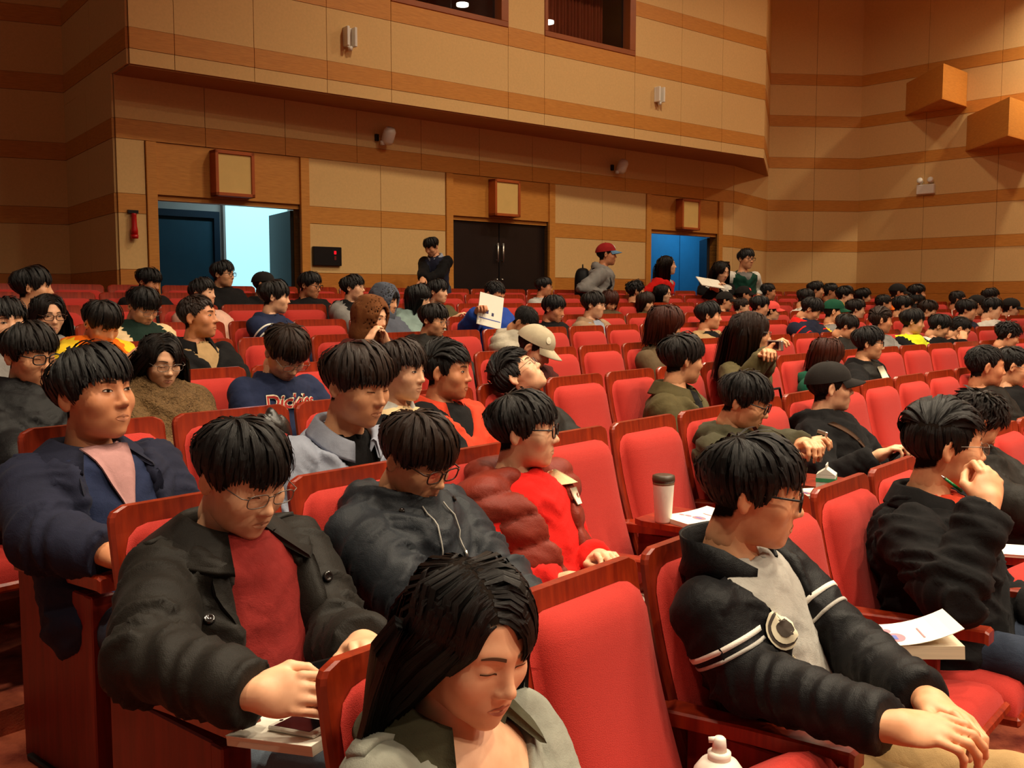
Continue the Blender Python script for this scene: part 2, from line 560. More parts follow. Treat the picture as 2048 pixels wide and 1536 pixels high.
# balcony front and soffit
locb, rzb, Lb = wall_frame(BL0, BL1)
WIN = [(2.82, 4.47, 4.79, 5.66), (5.05, 6.66, 4.79, 5.66)]
bb = [(3.83, 4.02), (4.56, 4.78), (5.30, 5.49)]
def skipw(xa, xb, z0, z1):
    for w in WIN:
        if xa < w[1] - 0.01 and xb > w[0] + 0.01 and z0 < w[3] - 0.01 and z1 > w[2] + 0.01:
            return True
    return False
bseams = sorted([0.42, 1.22, 2.03, 2.82, 4.47, 5.05, 6.66, 7.6, 8.5])
wall_balcony = panel_wall('wall_balcony', BL0, BL1, SOFF, CEIL_Z, bseams, 'beige panelled balcony front with oak bands and two control room windows',
                          holes=[WIN[0], WIN[1]], skip=skipw, bands=bb)
for (xa, xb, za, zb) in WIN:      # fillers around the windows
    panel(wall_balcony, xa, xb, zb, CEIL_Z, 'p')
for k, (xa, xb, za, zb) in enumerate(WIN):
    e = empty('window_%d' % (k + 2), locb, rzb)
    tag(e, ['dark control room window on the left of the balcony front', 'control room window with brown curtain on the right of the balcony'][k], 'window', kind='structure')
    f = MB()
    fw = 0.11
    f.box((xa, -0.035, za - 0.02), (xb, 0.10, za + 0.045), 0.004); f.box((xa, -0.035, zb - fw), (xb, 0.10, zb + 0.02), 0.004)
    f.box((xa, -0.035, za + 0.045), (xa + 0.05, 0.10, zb - fw), 0.004); f.box((xb - fw, -0.035, za + 0.045), (xb, 0.10, zb - fw), 0.004)
    f.build('window_frame', mat('window_frame_wood', (150, 78, 30), 0.45, coords='World', vscale=4), e)
    g = glass_mat('window_glass', 0.05)
    MB().box((xa + 0.05, 0.05, za + 0.045), (xb - fw, 0.056, zb - fw)).build('glass_pane', g, e)
    room = MB()
    room.box((xa - 0.1, 1.6, za - 0.6), (xb + 0.1, 1.65, zb + 0.2))
    room.box((xa - 0.1, 0.13, zb + 0.15), (xb + 0.1, 1.6, zb + 0.2))
    room.box((xa - 0.15, 0.13, za - 0.6), (xa - 0.1, 1.65, zb + 0.2)); room.box((xb + 0.1, 0.13, za - 0.6), (xb + 0.15, 1.65, zb + 0.2))
    room.build('room_shell', mat('control_room_paint', (48, 30, 22), 0.9, coords='World'), e)
    lpx = ((925, 12), (1096, 47))[k]          # hall lamp's reflection on this pane, added as a glowing disc behind it
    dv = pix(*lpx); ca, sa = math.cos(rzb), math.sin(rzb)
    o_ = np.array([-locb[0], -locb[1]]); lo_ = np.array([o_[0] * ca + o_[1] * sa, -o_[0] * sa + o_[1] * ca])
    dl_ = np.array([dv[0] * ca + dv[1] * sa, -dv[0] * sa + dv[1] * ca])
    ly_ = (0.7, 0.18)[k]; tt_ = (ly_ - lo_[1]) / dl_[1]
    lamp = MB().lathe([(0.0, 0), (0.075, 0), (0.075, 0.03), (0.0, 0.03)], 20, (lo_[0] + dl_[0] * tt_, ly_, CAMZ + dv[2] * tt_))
    lamp.build('reflection_disc', mat('lamp_reflection_glow', (250, 245, 225), 0.4, var=0, emit=(250, 245, 225), estr=3.0), e, True)
    if k == 0:
        MB().box((xb - 0.52, 0.7, za - 0.5), (xb - 0.30, 0.9, zb - 0.15), 0.01).build('equipment', M_BLACKP, e)
        MB().tube([(xa + 0.55, 0.8, za), (xa + 0.75, 0.8, za + 0.6)], 0.012, 8).build('microphone_arm', M_STEEL, e, True)
    if k == 1:      # pleated curtain
        V = []; F = []
        nn = 150
        for j in range(nn + 1):
            x = xa + 0.12 + (xb - xa - 0.42) * j / nn
            y = 0.30 + 0.028 * math.sin(j * 0.84) + 0.008 * math.sin(j * 0.31)
            V += [(x, y, za - 0.3), (x, y, zb + 0.1), (x, y + 0.004, za - 0.3), (x, y + 0.004, zb + 0.1)]
        for j in range(nn):
            a = 4 * j
            F += [(a, a + 4, a + 5, a + 1), (a + 3, a + 7, a + 6, a + 2)]
        MB().put(V, F).build('curtain', cloth('curtain_brown', (112, 48, 26), fold=0), e, True)
sm = MB()
# soffit slab between balcony front and rear wall
q = [BL0, BL1, RC, LB]
sm.prism(q, SOFF - 0.012, SOFF + 0.05)
o = sm.build('ceiling_soffit', M_SOFFIT); tag(o, 'tan underside of the balcony', 'ceiling', kind='structure')
# side returns and the other walls
panel_wall('wall_left_return', LB, RW0, 0.2, SOFF, [0.98], 'dark panelled return wall left of the bright doorway', low=1.83)
panel_wall('wall_balcony_left', LB, BL0, SOFF, CEIL_Z, [1.2], 'dark panelled left side of the balcony')
panel_wall('wall_left', (-9.6, 9.19), LB, 0.2, CEIL_Z, [1.0, 1.9, 2.8, 3.7], 'dark panelled wall at the far left', low=1.83)
panel_wall('wall_right_return', RW1, RC, 0.2, SOFF, [], 'dark panelled return wall beside the blue-lit doorway', low=1.83)
panel_wall('wall_balcony_right', BL1, RC, SOFF, CEIL_Z, [], 'narrow dark right side of the balcony')
panel_wall('wall_corner', RC, RF, 0.2, CEIL_Z, [0.85], 'panelled corner wall facing the camera', low=1.83)
wall_right = panel_wall('wall_right', RF, R_END, 0.2, CEIL_Z, [1.2 * k for k in range(1, 12)], 'right wall of beige panels and oak bands', low=1.83)

# ceiling
cl = MB().box((-12, -6, CEIL_Z), (20, 22, CEIL_Z + 0.1)).build('ceiling', mat('ceiling_paint', (190, 170, 140), 0.9, coords='World'))
tag(cl, 'plain cream auditorium ceiling', 'ceiling', kind='structure')
ringm = MB().lathe([(0.0, 0.0), (0.16, 0.0), (0.17, -0.02), (0.215, -0.02), (0.215, 0.09), (0.0, 0.09)], 24).mesh('housing', M_WHITEP, True)
discm = MB().lathe([(0.0, -0.006), (0.155, -0.006), (0.155, -0.002), (0.0, -0.002)], 24).mesh('lens', mat('lamp_lens', (255, 240, 205), 0.4, var=0, emit=(255, 236, 196), estr=4.0), True)
for k, (lx, ly, w, sp) in enumerate(LAMPS):
    e = empty('ceiling_downlight', (lx, ly, CEIL_Z - 0.09))
    tag(e, 'round recessed downlight in the auditorium ceiling', 'light', 'ceiling downlights')
    add('housing', ringm, e); add('lens', discm, e)

# oak wedge loudspeaker boxes on the right wall
locr, rzr, Lr = wall_frame(RF, R_END)
for k, (x0, xm, x1, z0, z1, dep) in enumerate([(0.83, 1.90, 1.86, 4.67, 5.19, 0.95), (1.88, 2.98, 2.95, 3.96, 4.50, 1.10)]):
    e = empty('speaker_wedge', locr, rzr)
    tag(e, ['upper wedge shaped oak box on the right wall', 'lower wedge shaped oak box at the right picture edge'][k], 'speaker box', 'wedge boxes on the right wall')
    w = MB().prism([(x0, -0.026), (xm, -dep), (x1, -0.026)], z0, z1)
    w.build('box', M_OAK, e)
    MB().prism([(x0 - 0.01, -0.026), (xm, -dep - 0.012), (x1 + 0.01, -0.026)], z0 - 0.02, z0 - 0.001).build('base_panel', M_OAKDARK, e)
# emergency light on the right wall
e = empty('emergency_light', locr, rzr)
tag(e, 'white twin-head emergency light on the right wall', 'light')
MB().box((1.10, -0.10, 3.30), (1.40, -0.026, 3.46), 0.01).build('battery_box', M_WHITEP, e)
for sx in (1.16, 1.34):
    hd = MB().lathe([(0.0, -0.05), (0.03, -0.05), (0.05, 0.03), (0.045, 0.04), (0.0, 0.04)], 14)
    hd.xf(Matrix.Translation((sx, -0.08, 3.52)) @ Matrix.Rotation(math.radians(65), 4, 'X'))
    hd.build('lamp_head', M_WHITEP, e, True)

# small fittings of the rear wall and balcony
def rear_thing(name, label, cat, group=None, l=loc, r=rz):
    e = empty(name, l, r); tag(e, label, cat, group); return e
e = rear_thing('control_panel', 'black wall panel with a small red indicator beside the left doorway', 'control panel')
MB().box((2.10, -0.06, 1.92), (2.46, -0.021, 2.13), 0.006).build('panel', M_BLACKP, e)
MB().box((2.36, -0.064, 2.05), (2.385, -0.0601, 2.085)).build('indicator', mat('red_led', (255, 20, 30), 0.4, var=0, emit=(255, 10, 30), estr=1.5), e)
MB().box((2.36, -0.064, 1.985), (2.385, -0.0601, 2.03)).build('switch', mat('dark_red_switch', (110, 20, 16), 0.5, var=0), e)
for (x, zt, lab) in ((0.135, 2.40, 'red wall flashlight left of the bright doorway'), (9.62, 2.14, 'red wall flashlight between the blue doorway and the corner')):
    e = rear_thing('wall_flashlight', lab, 'flashlight', 'red emergency flashlights')
    MB().box((x - 0.05, -0.05, zt - 0.02), (x + 0.05, -0.021, zt + 0.01)).build('bracket', M_BLACKP, e)
    MB().lathe([(0.0, 0), (0.032, 0), (0.034, 0.05), (0.026, 0.09), (0.024, 0.2), (0.026, 0.21), (0.0, 0.215)], 14, (x, -0.062, zt - 0.235)).build('body', M_REDP, e, True)
    MB().lathe([(0.0, 0), (0.034, 0), (0.038, 0.035), (0.0, 0.036)], 14, (x, -0.062, zt - 0.265)).build('head', M_REDP, e, True)
for (x, lab) in ((3.00, 'small white surveillance speaker under the balcony above the left bay'), (6.95, 'small white surveillance speaker under the balcony above the right bay')):
    e = rear_thing('wall_speaker', lab, 'speaker', 'small speakers below the balcony')
    MB().box((x - 0.06, -0.06, 3.36), (x - 0.02, -0.02, 3.44), 0.005).build('bracket', M_BLACKP, e)
    b = MB().lathe([(0.0, -0.10), (0.055, -0.10), (0.072, -0.06), (0.072, 0.05), (0.05, 0.09), (0.0, 0.10)], 14)
    b.xf(Matrix.Translation((x + 0.05, -0.15, 3.42)) @ Matrix.Rotation(math.radians(28), 4, 'X'))
    b.build('body', M_WHITEP, e, True)
    MB().lathe([(0.0, 0), (0.03, 0), (0.03, 0.05), (0.0, 0.05)], 10, (x + 0.0, -0.10, 3.31)).build('lens', M_WHITEP, e, True)
for (x, z, lab) in ((2.28, 4.19, 'white wall bracket lamp on the left of the balcony front'), (7.10, 4.22, 'white wall bracket lamp on the right of the balcony front')):
    e = rear_thing('wall_bracket', lab, 'bracket', 'white brackets on the balcony front', locb, rzb)
    m = MB(); m.box((x - 0.06, -0.05, z), (x + 0.06, -0.021, z + 0.2), 0.005); m.build('plate', M_WHITEP, e)
    m = MB(); m.box((x - 0.06, -0.12, z), (x - 0.03, -0.05, z + 0.2), 0.004); m.build('arm', M_WHITEP, e)
    m = MB(); m.box((x + 0.03, -0.12, z), (x + 0.06, -0.05, z + 0.2), 0.004); m.build('arm', M_WHITEP, e)
    MB().lathe([(0, 0), (0.02, 0), (0.03, 0.04), (0, 0.041)], 10, (x, -0.07, z - 0.04)).build('knob', M_WHITEP, e, True)
# ================================================================== seats
PITCHS = 0.495
ROW_S0 = [0.99, 1.06, 1.22] + [0.62] * 6
def back_y(z):
    """front-to-back position of the reclined seat back at height z"""
    t = np.clip((0.94 - z) / 0.62, 0, 1.2)
    return 0.03 * t + 0.145 * t ** 1.6

def pad_mesh(name, m, w, z0, z1, thick, corner, base_off, nx=12, nz=14, pw=5.0, back=0.0):
    """upholstered pad lying on the curve of the seat back"""
    V = []; F = []
    us = np.sin(np.linspace(-1, 1, nx + 1) * math.pi / 2)
    vs = (np.sin(np.linspace(-1, 1, nz + 1) * math.pi / 2) + 1) / 2
    def half(z):
        d = z1 - z
        return w - (corner - math.sqrt(max(0, corner ** 2 - (corner - d) ** 2)) if d < corner else 0)
    for v in vs:
        z = z0 + (z1 - z0) * v
        for u in us:
            x = u * half(z)
            f = (max(0, 1 - abs(u) ** pw) ** 0.45) * (max(0, 1 - abs(2 * v - 1) ** (pw * 2.2)) ** 0.5)
            V.append((x, float(back_y(z)) + base_off + thick * f, z))
    n1 = len(V)
    for v in vs:
        z = z0 + (z1 - z0) * v
        for u in us:
            V.append((u * half(z), float(back_y(z)) + base_off - back, z))
    W = nx + 1
    for j in range(nz):
        for i in range(nx):
            a = j * W + i
            F.append((a, a + W, a + W + 1, a + 1))
            F.append((n1 + a, n1 + a + 1, n1 + a + W + 1, n1 + a + W))
    ring = [i for i in range(W)] + [j * W + nx for j in range(1, nz + 1)] + [nz * W + i for i in range(nx - 1, -1, -1)] + [j * W for j in range(nz - 1, 0, -1)]
    for k in range(len(ring)):
        a, b = ring[k], ring[(k + 1) % len(ring)]
        F.append((a, b, n1 + b, n1 + a))
    return mesh_np(name, V, F, (m,), True)

ME_PAD = pad_mesh('back_cushion', M_FABRIC, 0.205, 0.36, 0.895, 0.062, 0.06, 0.002)
# wooden shell behind the pad
def shell_mesh():
    V = []; F = []
    zs = np.concatenate([np.linspace(0.28, 0.88, 9), np.linspace(0.895, 0.94, 5)])
    def half(z):
        d = 0.94 - z; c = 0.035
        return 0.232 - (c - math.sqrt(max(0, c * c - (c - d) ** 2)) if d < c else 0)
    for off in (0.0, -0.024):
        for z in zs:
            h = half(z)
            for u in (-1, -0.96, -0.5, 0, 0.5, 0.96, 1):
                e = 0.006 if abs(u) == 1 else 0
                V.append((u * h, float(back_y(z)) + off + (-e if off == 0 else e), z))
    W = 7; n1 = len(zs) * W
    for j in range(len(zs) - 1):
        for i in range(W - 1):
            a = j * W + i
            F.append((a, a + W, a + W + 1, a + 1)); F.append((n1 + a, n1 + a + 1, n1 + a + W + 1, n1 + a + W))
    nz = len(zs) - 1
    ring = [i for i in range(W)] + [j * W + 6 for j in range(1, nz + 1)] + [nz * W + i for i in range(5, -1, -1)] + [j * W for j in range(nz - 1, 0, -1)]
    for k in range(len(ring)):
        a, b = ring[k], ring[(k + 1) % len(ring)]
        F.append((a, b, n1 + b, n1 + a))
    return mesh_np('back_shell', V, F, (M_CHERRY,), False)
ME_SHELL = shell_mesh()
# seat pan: hinge line at y=.20 z=.40; modelled flat, tipped up by rotation
def pan_mesh(w=0.205, dpt=0.42, th=0.085):
    V = []; F = []
    us = np.sin(np.linspace(-1, 1, 13) * math.pi / 2)
    ys = (np.sin(np.linspace(-1, 1, 13) * math.pi / 2) + 1) / 2
    for y in ys:
        for u in us:
            f = (max(0, 1 - abs(u) ** 6) ** 0.4) * (max(0, 1 - abs(2 * y - 1) ** 9) ** 0.45)
            V.append((u * w, y * dpt + 0.012 * f, 0.0 + th * f * (1 - 0.12 * (2 * y - 1) ** 2)))
    W = 13
    for j in range(12):
        for i in range(12):
            a = j * W + i
            F.append((a, a + 1, a + W + 1, a + W))
    return mesh_np('seat_cushion', V, F, (M_FABRIC,), True)
ME_PAN = pan_mesh()
ME_PANWOOD = MB().box((-0.212, -0.01, -0.028), (0.212, 0.432, 0.002), 0.008).mesh('seat_base', M_CHERRY)
def arm_mesh():
    return MB().put(*arm_geo()).mesh('armrest', M_CHERRY, False)
def arm_geo():
    # slab tapering slightly, falling to the back, chamfered
    P = [(0.06, 0.585, 0.040), (0.30, 0.600, 0.030), (0.53, 0.612, 0.032), (0.54, 0.606, 0.028)]
    V = []; F = []
    for (y, z, h) in P:
        for (dx, dz) in ((-h, -0.036), (h, -0.036), (h, -0.005), (h - 0.006, 0), (-h + 0.006, 0), (-h, -0.005)):
            V.append((dx, y, z + dz))
    for i in range(3):
        for j in range(6):
            a = i * 6
            F.append((a + j, a + (j + 1) % 6, a + 6 + (j + 1) % 6, a + 6 + j))
    F.append(tuple(range(6))); F.append(tuple(reversed(range(18, 24))))
    F = [tuple(reversed(f)) for f in F]
    return V, F
ME_ARM = arm_mesh()
ME_SUP = MB().box((-0.018, 0.14, 0.0), (0.018, 0.40, 0.555), 0.004).mesh('support_panel', M_CHERRYD)
ME_END = MB().box((-0.030, 0.06, 0.0), (0.030, 0.46, 0.552), 0.004).box((-0.034, 0.46, 0.0), (0.034, 0.50, 0.552), 0.004).mesh('end_panel', M_CHERRYD)
ME_FOOT = MB().box((-0.045, 0.10, 0.0), (0.045, 0.44, 0.018), 0.004).mesh('foot_plate', M_BLACKMETAL)
ME_TABLET = MB().prism([(-0.10, 0.22), (0.16, 0.22), (0.18, 0.26), (0.18, 0.48), (0.15, 0.52), (-0.08, 0.52), (-0.10, 0.48)], 0.622, 0.642).mesh('writing_tablet', M_CHERRY)

SEATS = []        # (row, s, obj, occupant, pos, n)
ORD = ['front', 'second', 'third', 'fourth', 'fifth', 'sixth', 'seventh', 'eighth', 'ninth']
def seat(i, k, s, pan_deg, first=False, last=False, tablet=False):
    p, u, n = row_at(i, s)
    # local: +y forward (n), +x to the sitter's right
    ang = math.atan2(n[1], n[0]) - math.pi / 2
    e = empty('auditorium_seat', (p[0], p[1], ROWZ[i]), ang)
    add('back_shell', ME_SHELL, e); add('back_cushion', ME_PAD, e)
    M = Matrix.Translation((0, 0.185, 0.325)) @ Matrix.Rotation(math.radians(pan_deg), 4, 'X')
    add('seat_cushion', ME_PAN, e, M=M); add('seat_base', ME_PANWOOD, e, M=M)
    # sitter's right is towards the aisle (small s)
    hx = PITCHS / 2
    a = add('armrest', ME_ARM, e, (hx, 0, 0))
    add('end_panel' if first else 'support_panel', ME_END if first else ME_SUP, e, (hx, 0, 0))
    add('foot_plate', ME_FOOT, e, (hx, 0, 0))
    if tablet:
        add('writing_tablet', ME_TABLET, e, (hx + 0.0, 0, 0))
    SEATS.append([i, s, e, None, p, n])
    return e
def in_view(p, z, m=140):
    if p[1] < 0.3: return False
    d = np.array([p[0], p[1], z]) - CAMP
    c, s = math.cos(PITCH), math.sin(PITCH)
    dep = d[1] * c - d[2] * s
    if dep < 0.2: return False
    x = 1024 + FPX * d[0] / dep; y = 768 - FPX * (d[1] * s + d[2] * c) / dep
    return -m < x < 2048 + m and -m < y < 1536 + 500
nR = np.array([0.752, 0.659])
for i in range(9):
    k = 0
    while True:
        s = ROW_S0[i] + PITCHS * (k + 0.5)
        p, u, n = row_at(i, s)
        dist_right = -(np.dot(nR, p) - (nR[0] * RF[0] + nR[1] * RF[1]))
        if dist_right < 1.1 or s > 20: break
        pc = p + 0.25 * n
        if in_view(p, ROWZ[i] + 0.9) or in_view(pc, ROWZ[i] + 0.5):
            SEATS.append([i, s, k, None, p, n])
        k += 1
SEATPLAN = SEATS; SEATS = []
# ================================================================== implicit surfaces
def smin(a, b, k):
    h = np.clip(0.5 + 0.5 * (b - a) / k, 0, 1)
    return b * (1 - h) + a * h - k * h * (1 - h)
def smax(a, b, k):
    return -smin(-a, -b, k)
def sd_ell(P, c, r):
    q = (P - np.array(c)) / np.array(r)
    k0 = np.linalg.norm(q, axis=-1)
    k1 = np.linalg.norm(q / np.array(r), axis=-1) + 1e-9
    return k0 * (k0 - 1.0) / k1
def sd_cap(P, a, b, ra, rb):
    a = np.array(a, float); b = np.array(b, float)
    pa = P - a; ba = b - a
    h = np.clip((pa @ ba) / (ba @ ba + 1e-12), 0, 1)
    return np.linalg.norm(pa - h[..., None] * ba, axis=-1) - (ra + (rb - ra) * h)

CORN = np.array([(i, j, k) for i in (0, 1) for j in (0, 1) for k in (0, 1)])
EDG = [(a, b) for a in range(8) for b in range(a + 1, 8) if np.abs(CORN[a] - CORN[b]).sum() == 1]
def surface_nets(fn, lo, hi, h):
    lo = np.array(lo, float); hi = np.array(hi, float)
    n = np.ceil((hi - lo) / h).astype(int) + 1
    ax = [lo[d] + h * np.arange(n[d]) for d in range(3)]
    st = 4
    cx = [lo[d] + h * np.arange(0, n[d] + st, st) for d in range(3)]
    GC = np.stack(np.meshgrid(*cx, indexing='ij'), -1)
    DC = fn(GC.reshape(-1, 3)).reshape(GC.shape[:3])
    near_ = np.abs(DC) < st * h * 1.75
    # a fine point is evaluated when any coarse corner around it is near the surface (or signs differ)
    blk = np.zeros(np.array(DC.shape) - 1, bool); sg = np.zeros(np.array(DC.shape) - 1, int)
    for c in CORN:
        sl = tuple(slice(c[d], DC.shape[d] - 1 + c[d]) for d in range(3))
        blk |= near_[sl]; sg += (DC[sl] < 0)
    blk |= (sg > 0) & (sg < 8)
    def up(a):
        for d in range(3): a = np.repeat(a, st, axis=d)
        return a[:n[0], :n[1], :n[2]]
    E = up(blk); 
    E2 = E.copy()
    for d in range(3):
        sl0 = [slice(None)] * 3; sl1 = [slice(None)] * 3
        sl0[d] = slice(1, None); sl1[d] = slice(0, -1)
        T_ = E2.copy(); T_[tuple(sl0)] |= E2[tuple(sl1)]; T_[tuple(sl1)] |= E2[tuple(sl0)]; E2 = T_
    D = np.where(up(sg == 8), -1.0, 1.0)
    q = np.argwhere(E2)
    D[E2] = fn(lo + h * q)
    I = D < 0
    C = np.zeros(n - 1, int)
    for c in CORN:
        C += I[c[0]:n[0] - 1 + c[0], c[1]:n[1] - 1 + c[1], c[2]:n[2] - 1 + c[2]]
    cells = np.argwhere((C > 0) & (C < 8))
    idx = -np.ones(n - 1, int)
    idx[tuple(cells.T)] = np.arange(len(cells))
    vals = np.stack([D[tuple((cells + c).T)] for c in CORN], 1)
    acc = np.zeros((len(cells), 3)); cnt = np.zeros(len(cells))
    for a, b in EDG:
        va, vb = vals[:, a], vals[:, b]
        m = (va < 0) != (vb < 0)
        t = va[m] / (va[m] - vb[m])
        acc[m] += CORN[a] + t[:, None] * (CORN[b] - CORN[a])
        cnt[m] += 1
    V = lo + h * (cells + acc / cnt[:, None])
    F = []
    for d in range(3):
        e1, e2 = (d + 1) % 3, (d + 2) % 3
        sl0 = [slice(1, -1)] * 3; sl0[d] = slice(0, n[d] - 1)
        sl1 = [slice(1, -1)] * 3; sl1[d] = slice(1, n[d])
        A = I[tuple(sl0)]; B = I[tuple(sl1)]
        for flip, msk in ((False, A & ~B), (True, ~A & B)):
            q = np.argwhere(msk)
            off = np.ones(3, int); off[d] = 0
            q = q + off
            o1 = np.zeros(3, int); o1[e1] = 1
            o2 = np.zeros(3, int); o2[e2] = 1
            f = np.stack([idx[tuple((q - o1 - o2).T)], idx[tuple((q - o2).T)], idx[tuple(q.T)], idx[tuple((q - o1).T)]], 1)
            F.append(f[:, ::-1] if flip else f)
    return V, np.concatenate(F)

def vnormals(V, F):
    F = np.asarray(F)
    n = np.cross(V[F[:, 2]] - V[F[:, 0]], V[F[:, 3]] - V[F[:, 1]])
    N = np.zeros_like(V)
    for k in range(4):
        np.add.at(N, F[:, k], n)
    return N / (np.linalg.norm(N, axis=1)[:, None] + 1e-12)

def hash3(i):
    i = i.astype(np.int64)
    h = (i[..., 0] * 374761393 + i[..., 1] * 668265263 + i[..., 2] * 2147483647) & 0x7fffffff
    h = ((h ^ (h >> 13)) * 1274126177) & 0x7fffffff
    return ((h ^ (h >> 16)) & 0xffff) / 65535.0
def vnoise(P):
    f = np.floor(P); t = P - f; t = t * t * (3 - 2 * t)
    out = 0
    for c in CORN:
        w = np.prod(np.where(c == 1, t, 1 - t), axis=-1)
        out = out + w * hash3(f + c)
    return out
def ridge(P):
    return 1 - np.abs(2 * vnoise(P) - 1)

# ------------------------------------------------------------------ head (eyes at z=0, face towards +y)
def head_sdf(P, kind):
    P = P.copy()
    X = np.abs(P[:, 0])
    Q = np.stack([X, P[:, 1], P[:, 2]], 1)
    fat = {'m': 0.0, 'w': 0.006, 'f': -0.002, 's': -0.004}[kind]
    d = sd_ell(P, (0, -0.014, 0.032), (0.077, 0.097, 0.087))
    d = smin(d, sd_ell(P, (0, 0.032, -0.028), (0.0635 + fat, 0.060, 0.086)), 0.03)
    d = smin(d, sd_ell(P, (0, 0.026, -0.076), (0.052 + fat * 1.3, 0.054, 0.040)), 0.025)
    d = smin(d, sd_ell(P, (0, 0.066, -0.104), (0.021, 0.020, 0.016)), 0.022)
    d = smin(d, sd_ell(Q, (0.043 + fat * 0.6, 0.060, -0.030), (0.022, 0.020, 0.024)), 0.022)
    d = smin(d, sd_cap(Q, (0.006, 0.083, 0.021), (0.040, 0.069, 0.022), 0.009, 0.008), 0.02)
    # eye sockets and lids
    d = smax(d, -sd_ell(Q, (0.0315, 0.097, 0.001), (0.018, 0.0125, 0.010)), 0.014)
    d = smin(d, sd_ell(Q, (0.0315, 0.0735, -0.001), (0.0165, 0.0135, 0.0115)), 0.004)
    # nose
    d = smin(d, sd_cap(P, (0, 0.083, 0.012), (0, 0.1015, -0.030), 0.0075, 0.0095), 0.014)
    d = smin(d, sd_ell(P, (0, 0.104, -0.0345), (0.011, 0.011, 0.009)), 0.008)
    d = smin(d, sd_ell(Q, (0.0125, 0.094, -0.0385), (0.0075, 0.010, 0.0075)), 0.006)
    # mouth
    d = smin(d, sd_ell(P, (0, 0.074, -0.068), (0.026, 0.017, 0.020)), 0.02)
    d = smin(d, sd_cap(Q, (0.0, 0.0915, -0.0655), (0.019, 0.083, -0.069), 0.0042, 0.002), 0.006)
    d = smin(d, sd_cap(Q, (0.0, 0.0895, -0.0755), (0.015, 0.083, -0.0735), 0.0052, 0.003), 0.006)
    d = smax(d, -sd_cap(Q, (0.0, 0.0985, -0.0705), (0.020, 0.088, -0.0705), 0.0022, 0.0015), 0.003)
    # ears
    R = Q - np.array([0.0785, -0.012, -0.008])
    c, s = math.cos(0.25), math.sin(0.25)
    E = np.stack([R[:, 0], R[:, 1] * c - R[:, 2] * s, R[:, 1] * s + R[:, 2] * c], 1)
    c, s = math.cos(0.45), math.sin(0.45)
    E = np.stack([E[:, 0] * c + E[:, 1] * s, -E[:, 0] * s + E[:, 1] * c, E[:, 2]], 1)
    ear = sd_ell(E, (0, 0, 0), (0.008, 0.0185, 0.032))
    ear = smax(ear, -sd_ell(E, (0.008, 0.002, 0.002), (0.006, 0.011, 0.021)), 0.004)
    ear = smin(ear, sd_ell(E, (0.0, 0.006, -0.026), (0.006, 0.009, 0.010)), 0.006)
    d = smin(d, ear, 0.006)
    # neck stub
    d = smin(d, sd_cap(P, (0, -0.022, -0.06), (0, -0.036, -0.115), 0.052, 0.050), 0.02)
    return d

def on_face(x, z, kind, out=0.0006):
    """y of the face surface at (x, z)"""
    x = np.asarray(x, float); z = np.asarray(z, float)
    y = np.full(x.shape, 0.14)
    for _ in range(40):
        d = head_sdf(np.stack([x, y, z], 1), kind)
        y = y - d * 0.8
    return y + out

def hairline(az):
    a = np.degrees(np.abs(az))
    return np.interp(a, [0, 35, 55, 68, 80, 100, 112, 125, 180], [0.066, 0.064, 0.046, 0.012, 0.0, 0.012, -0.02, -0.06, -0.078])

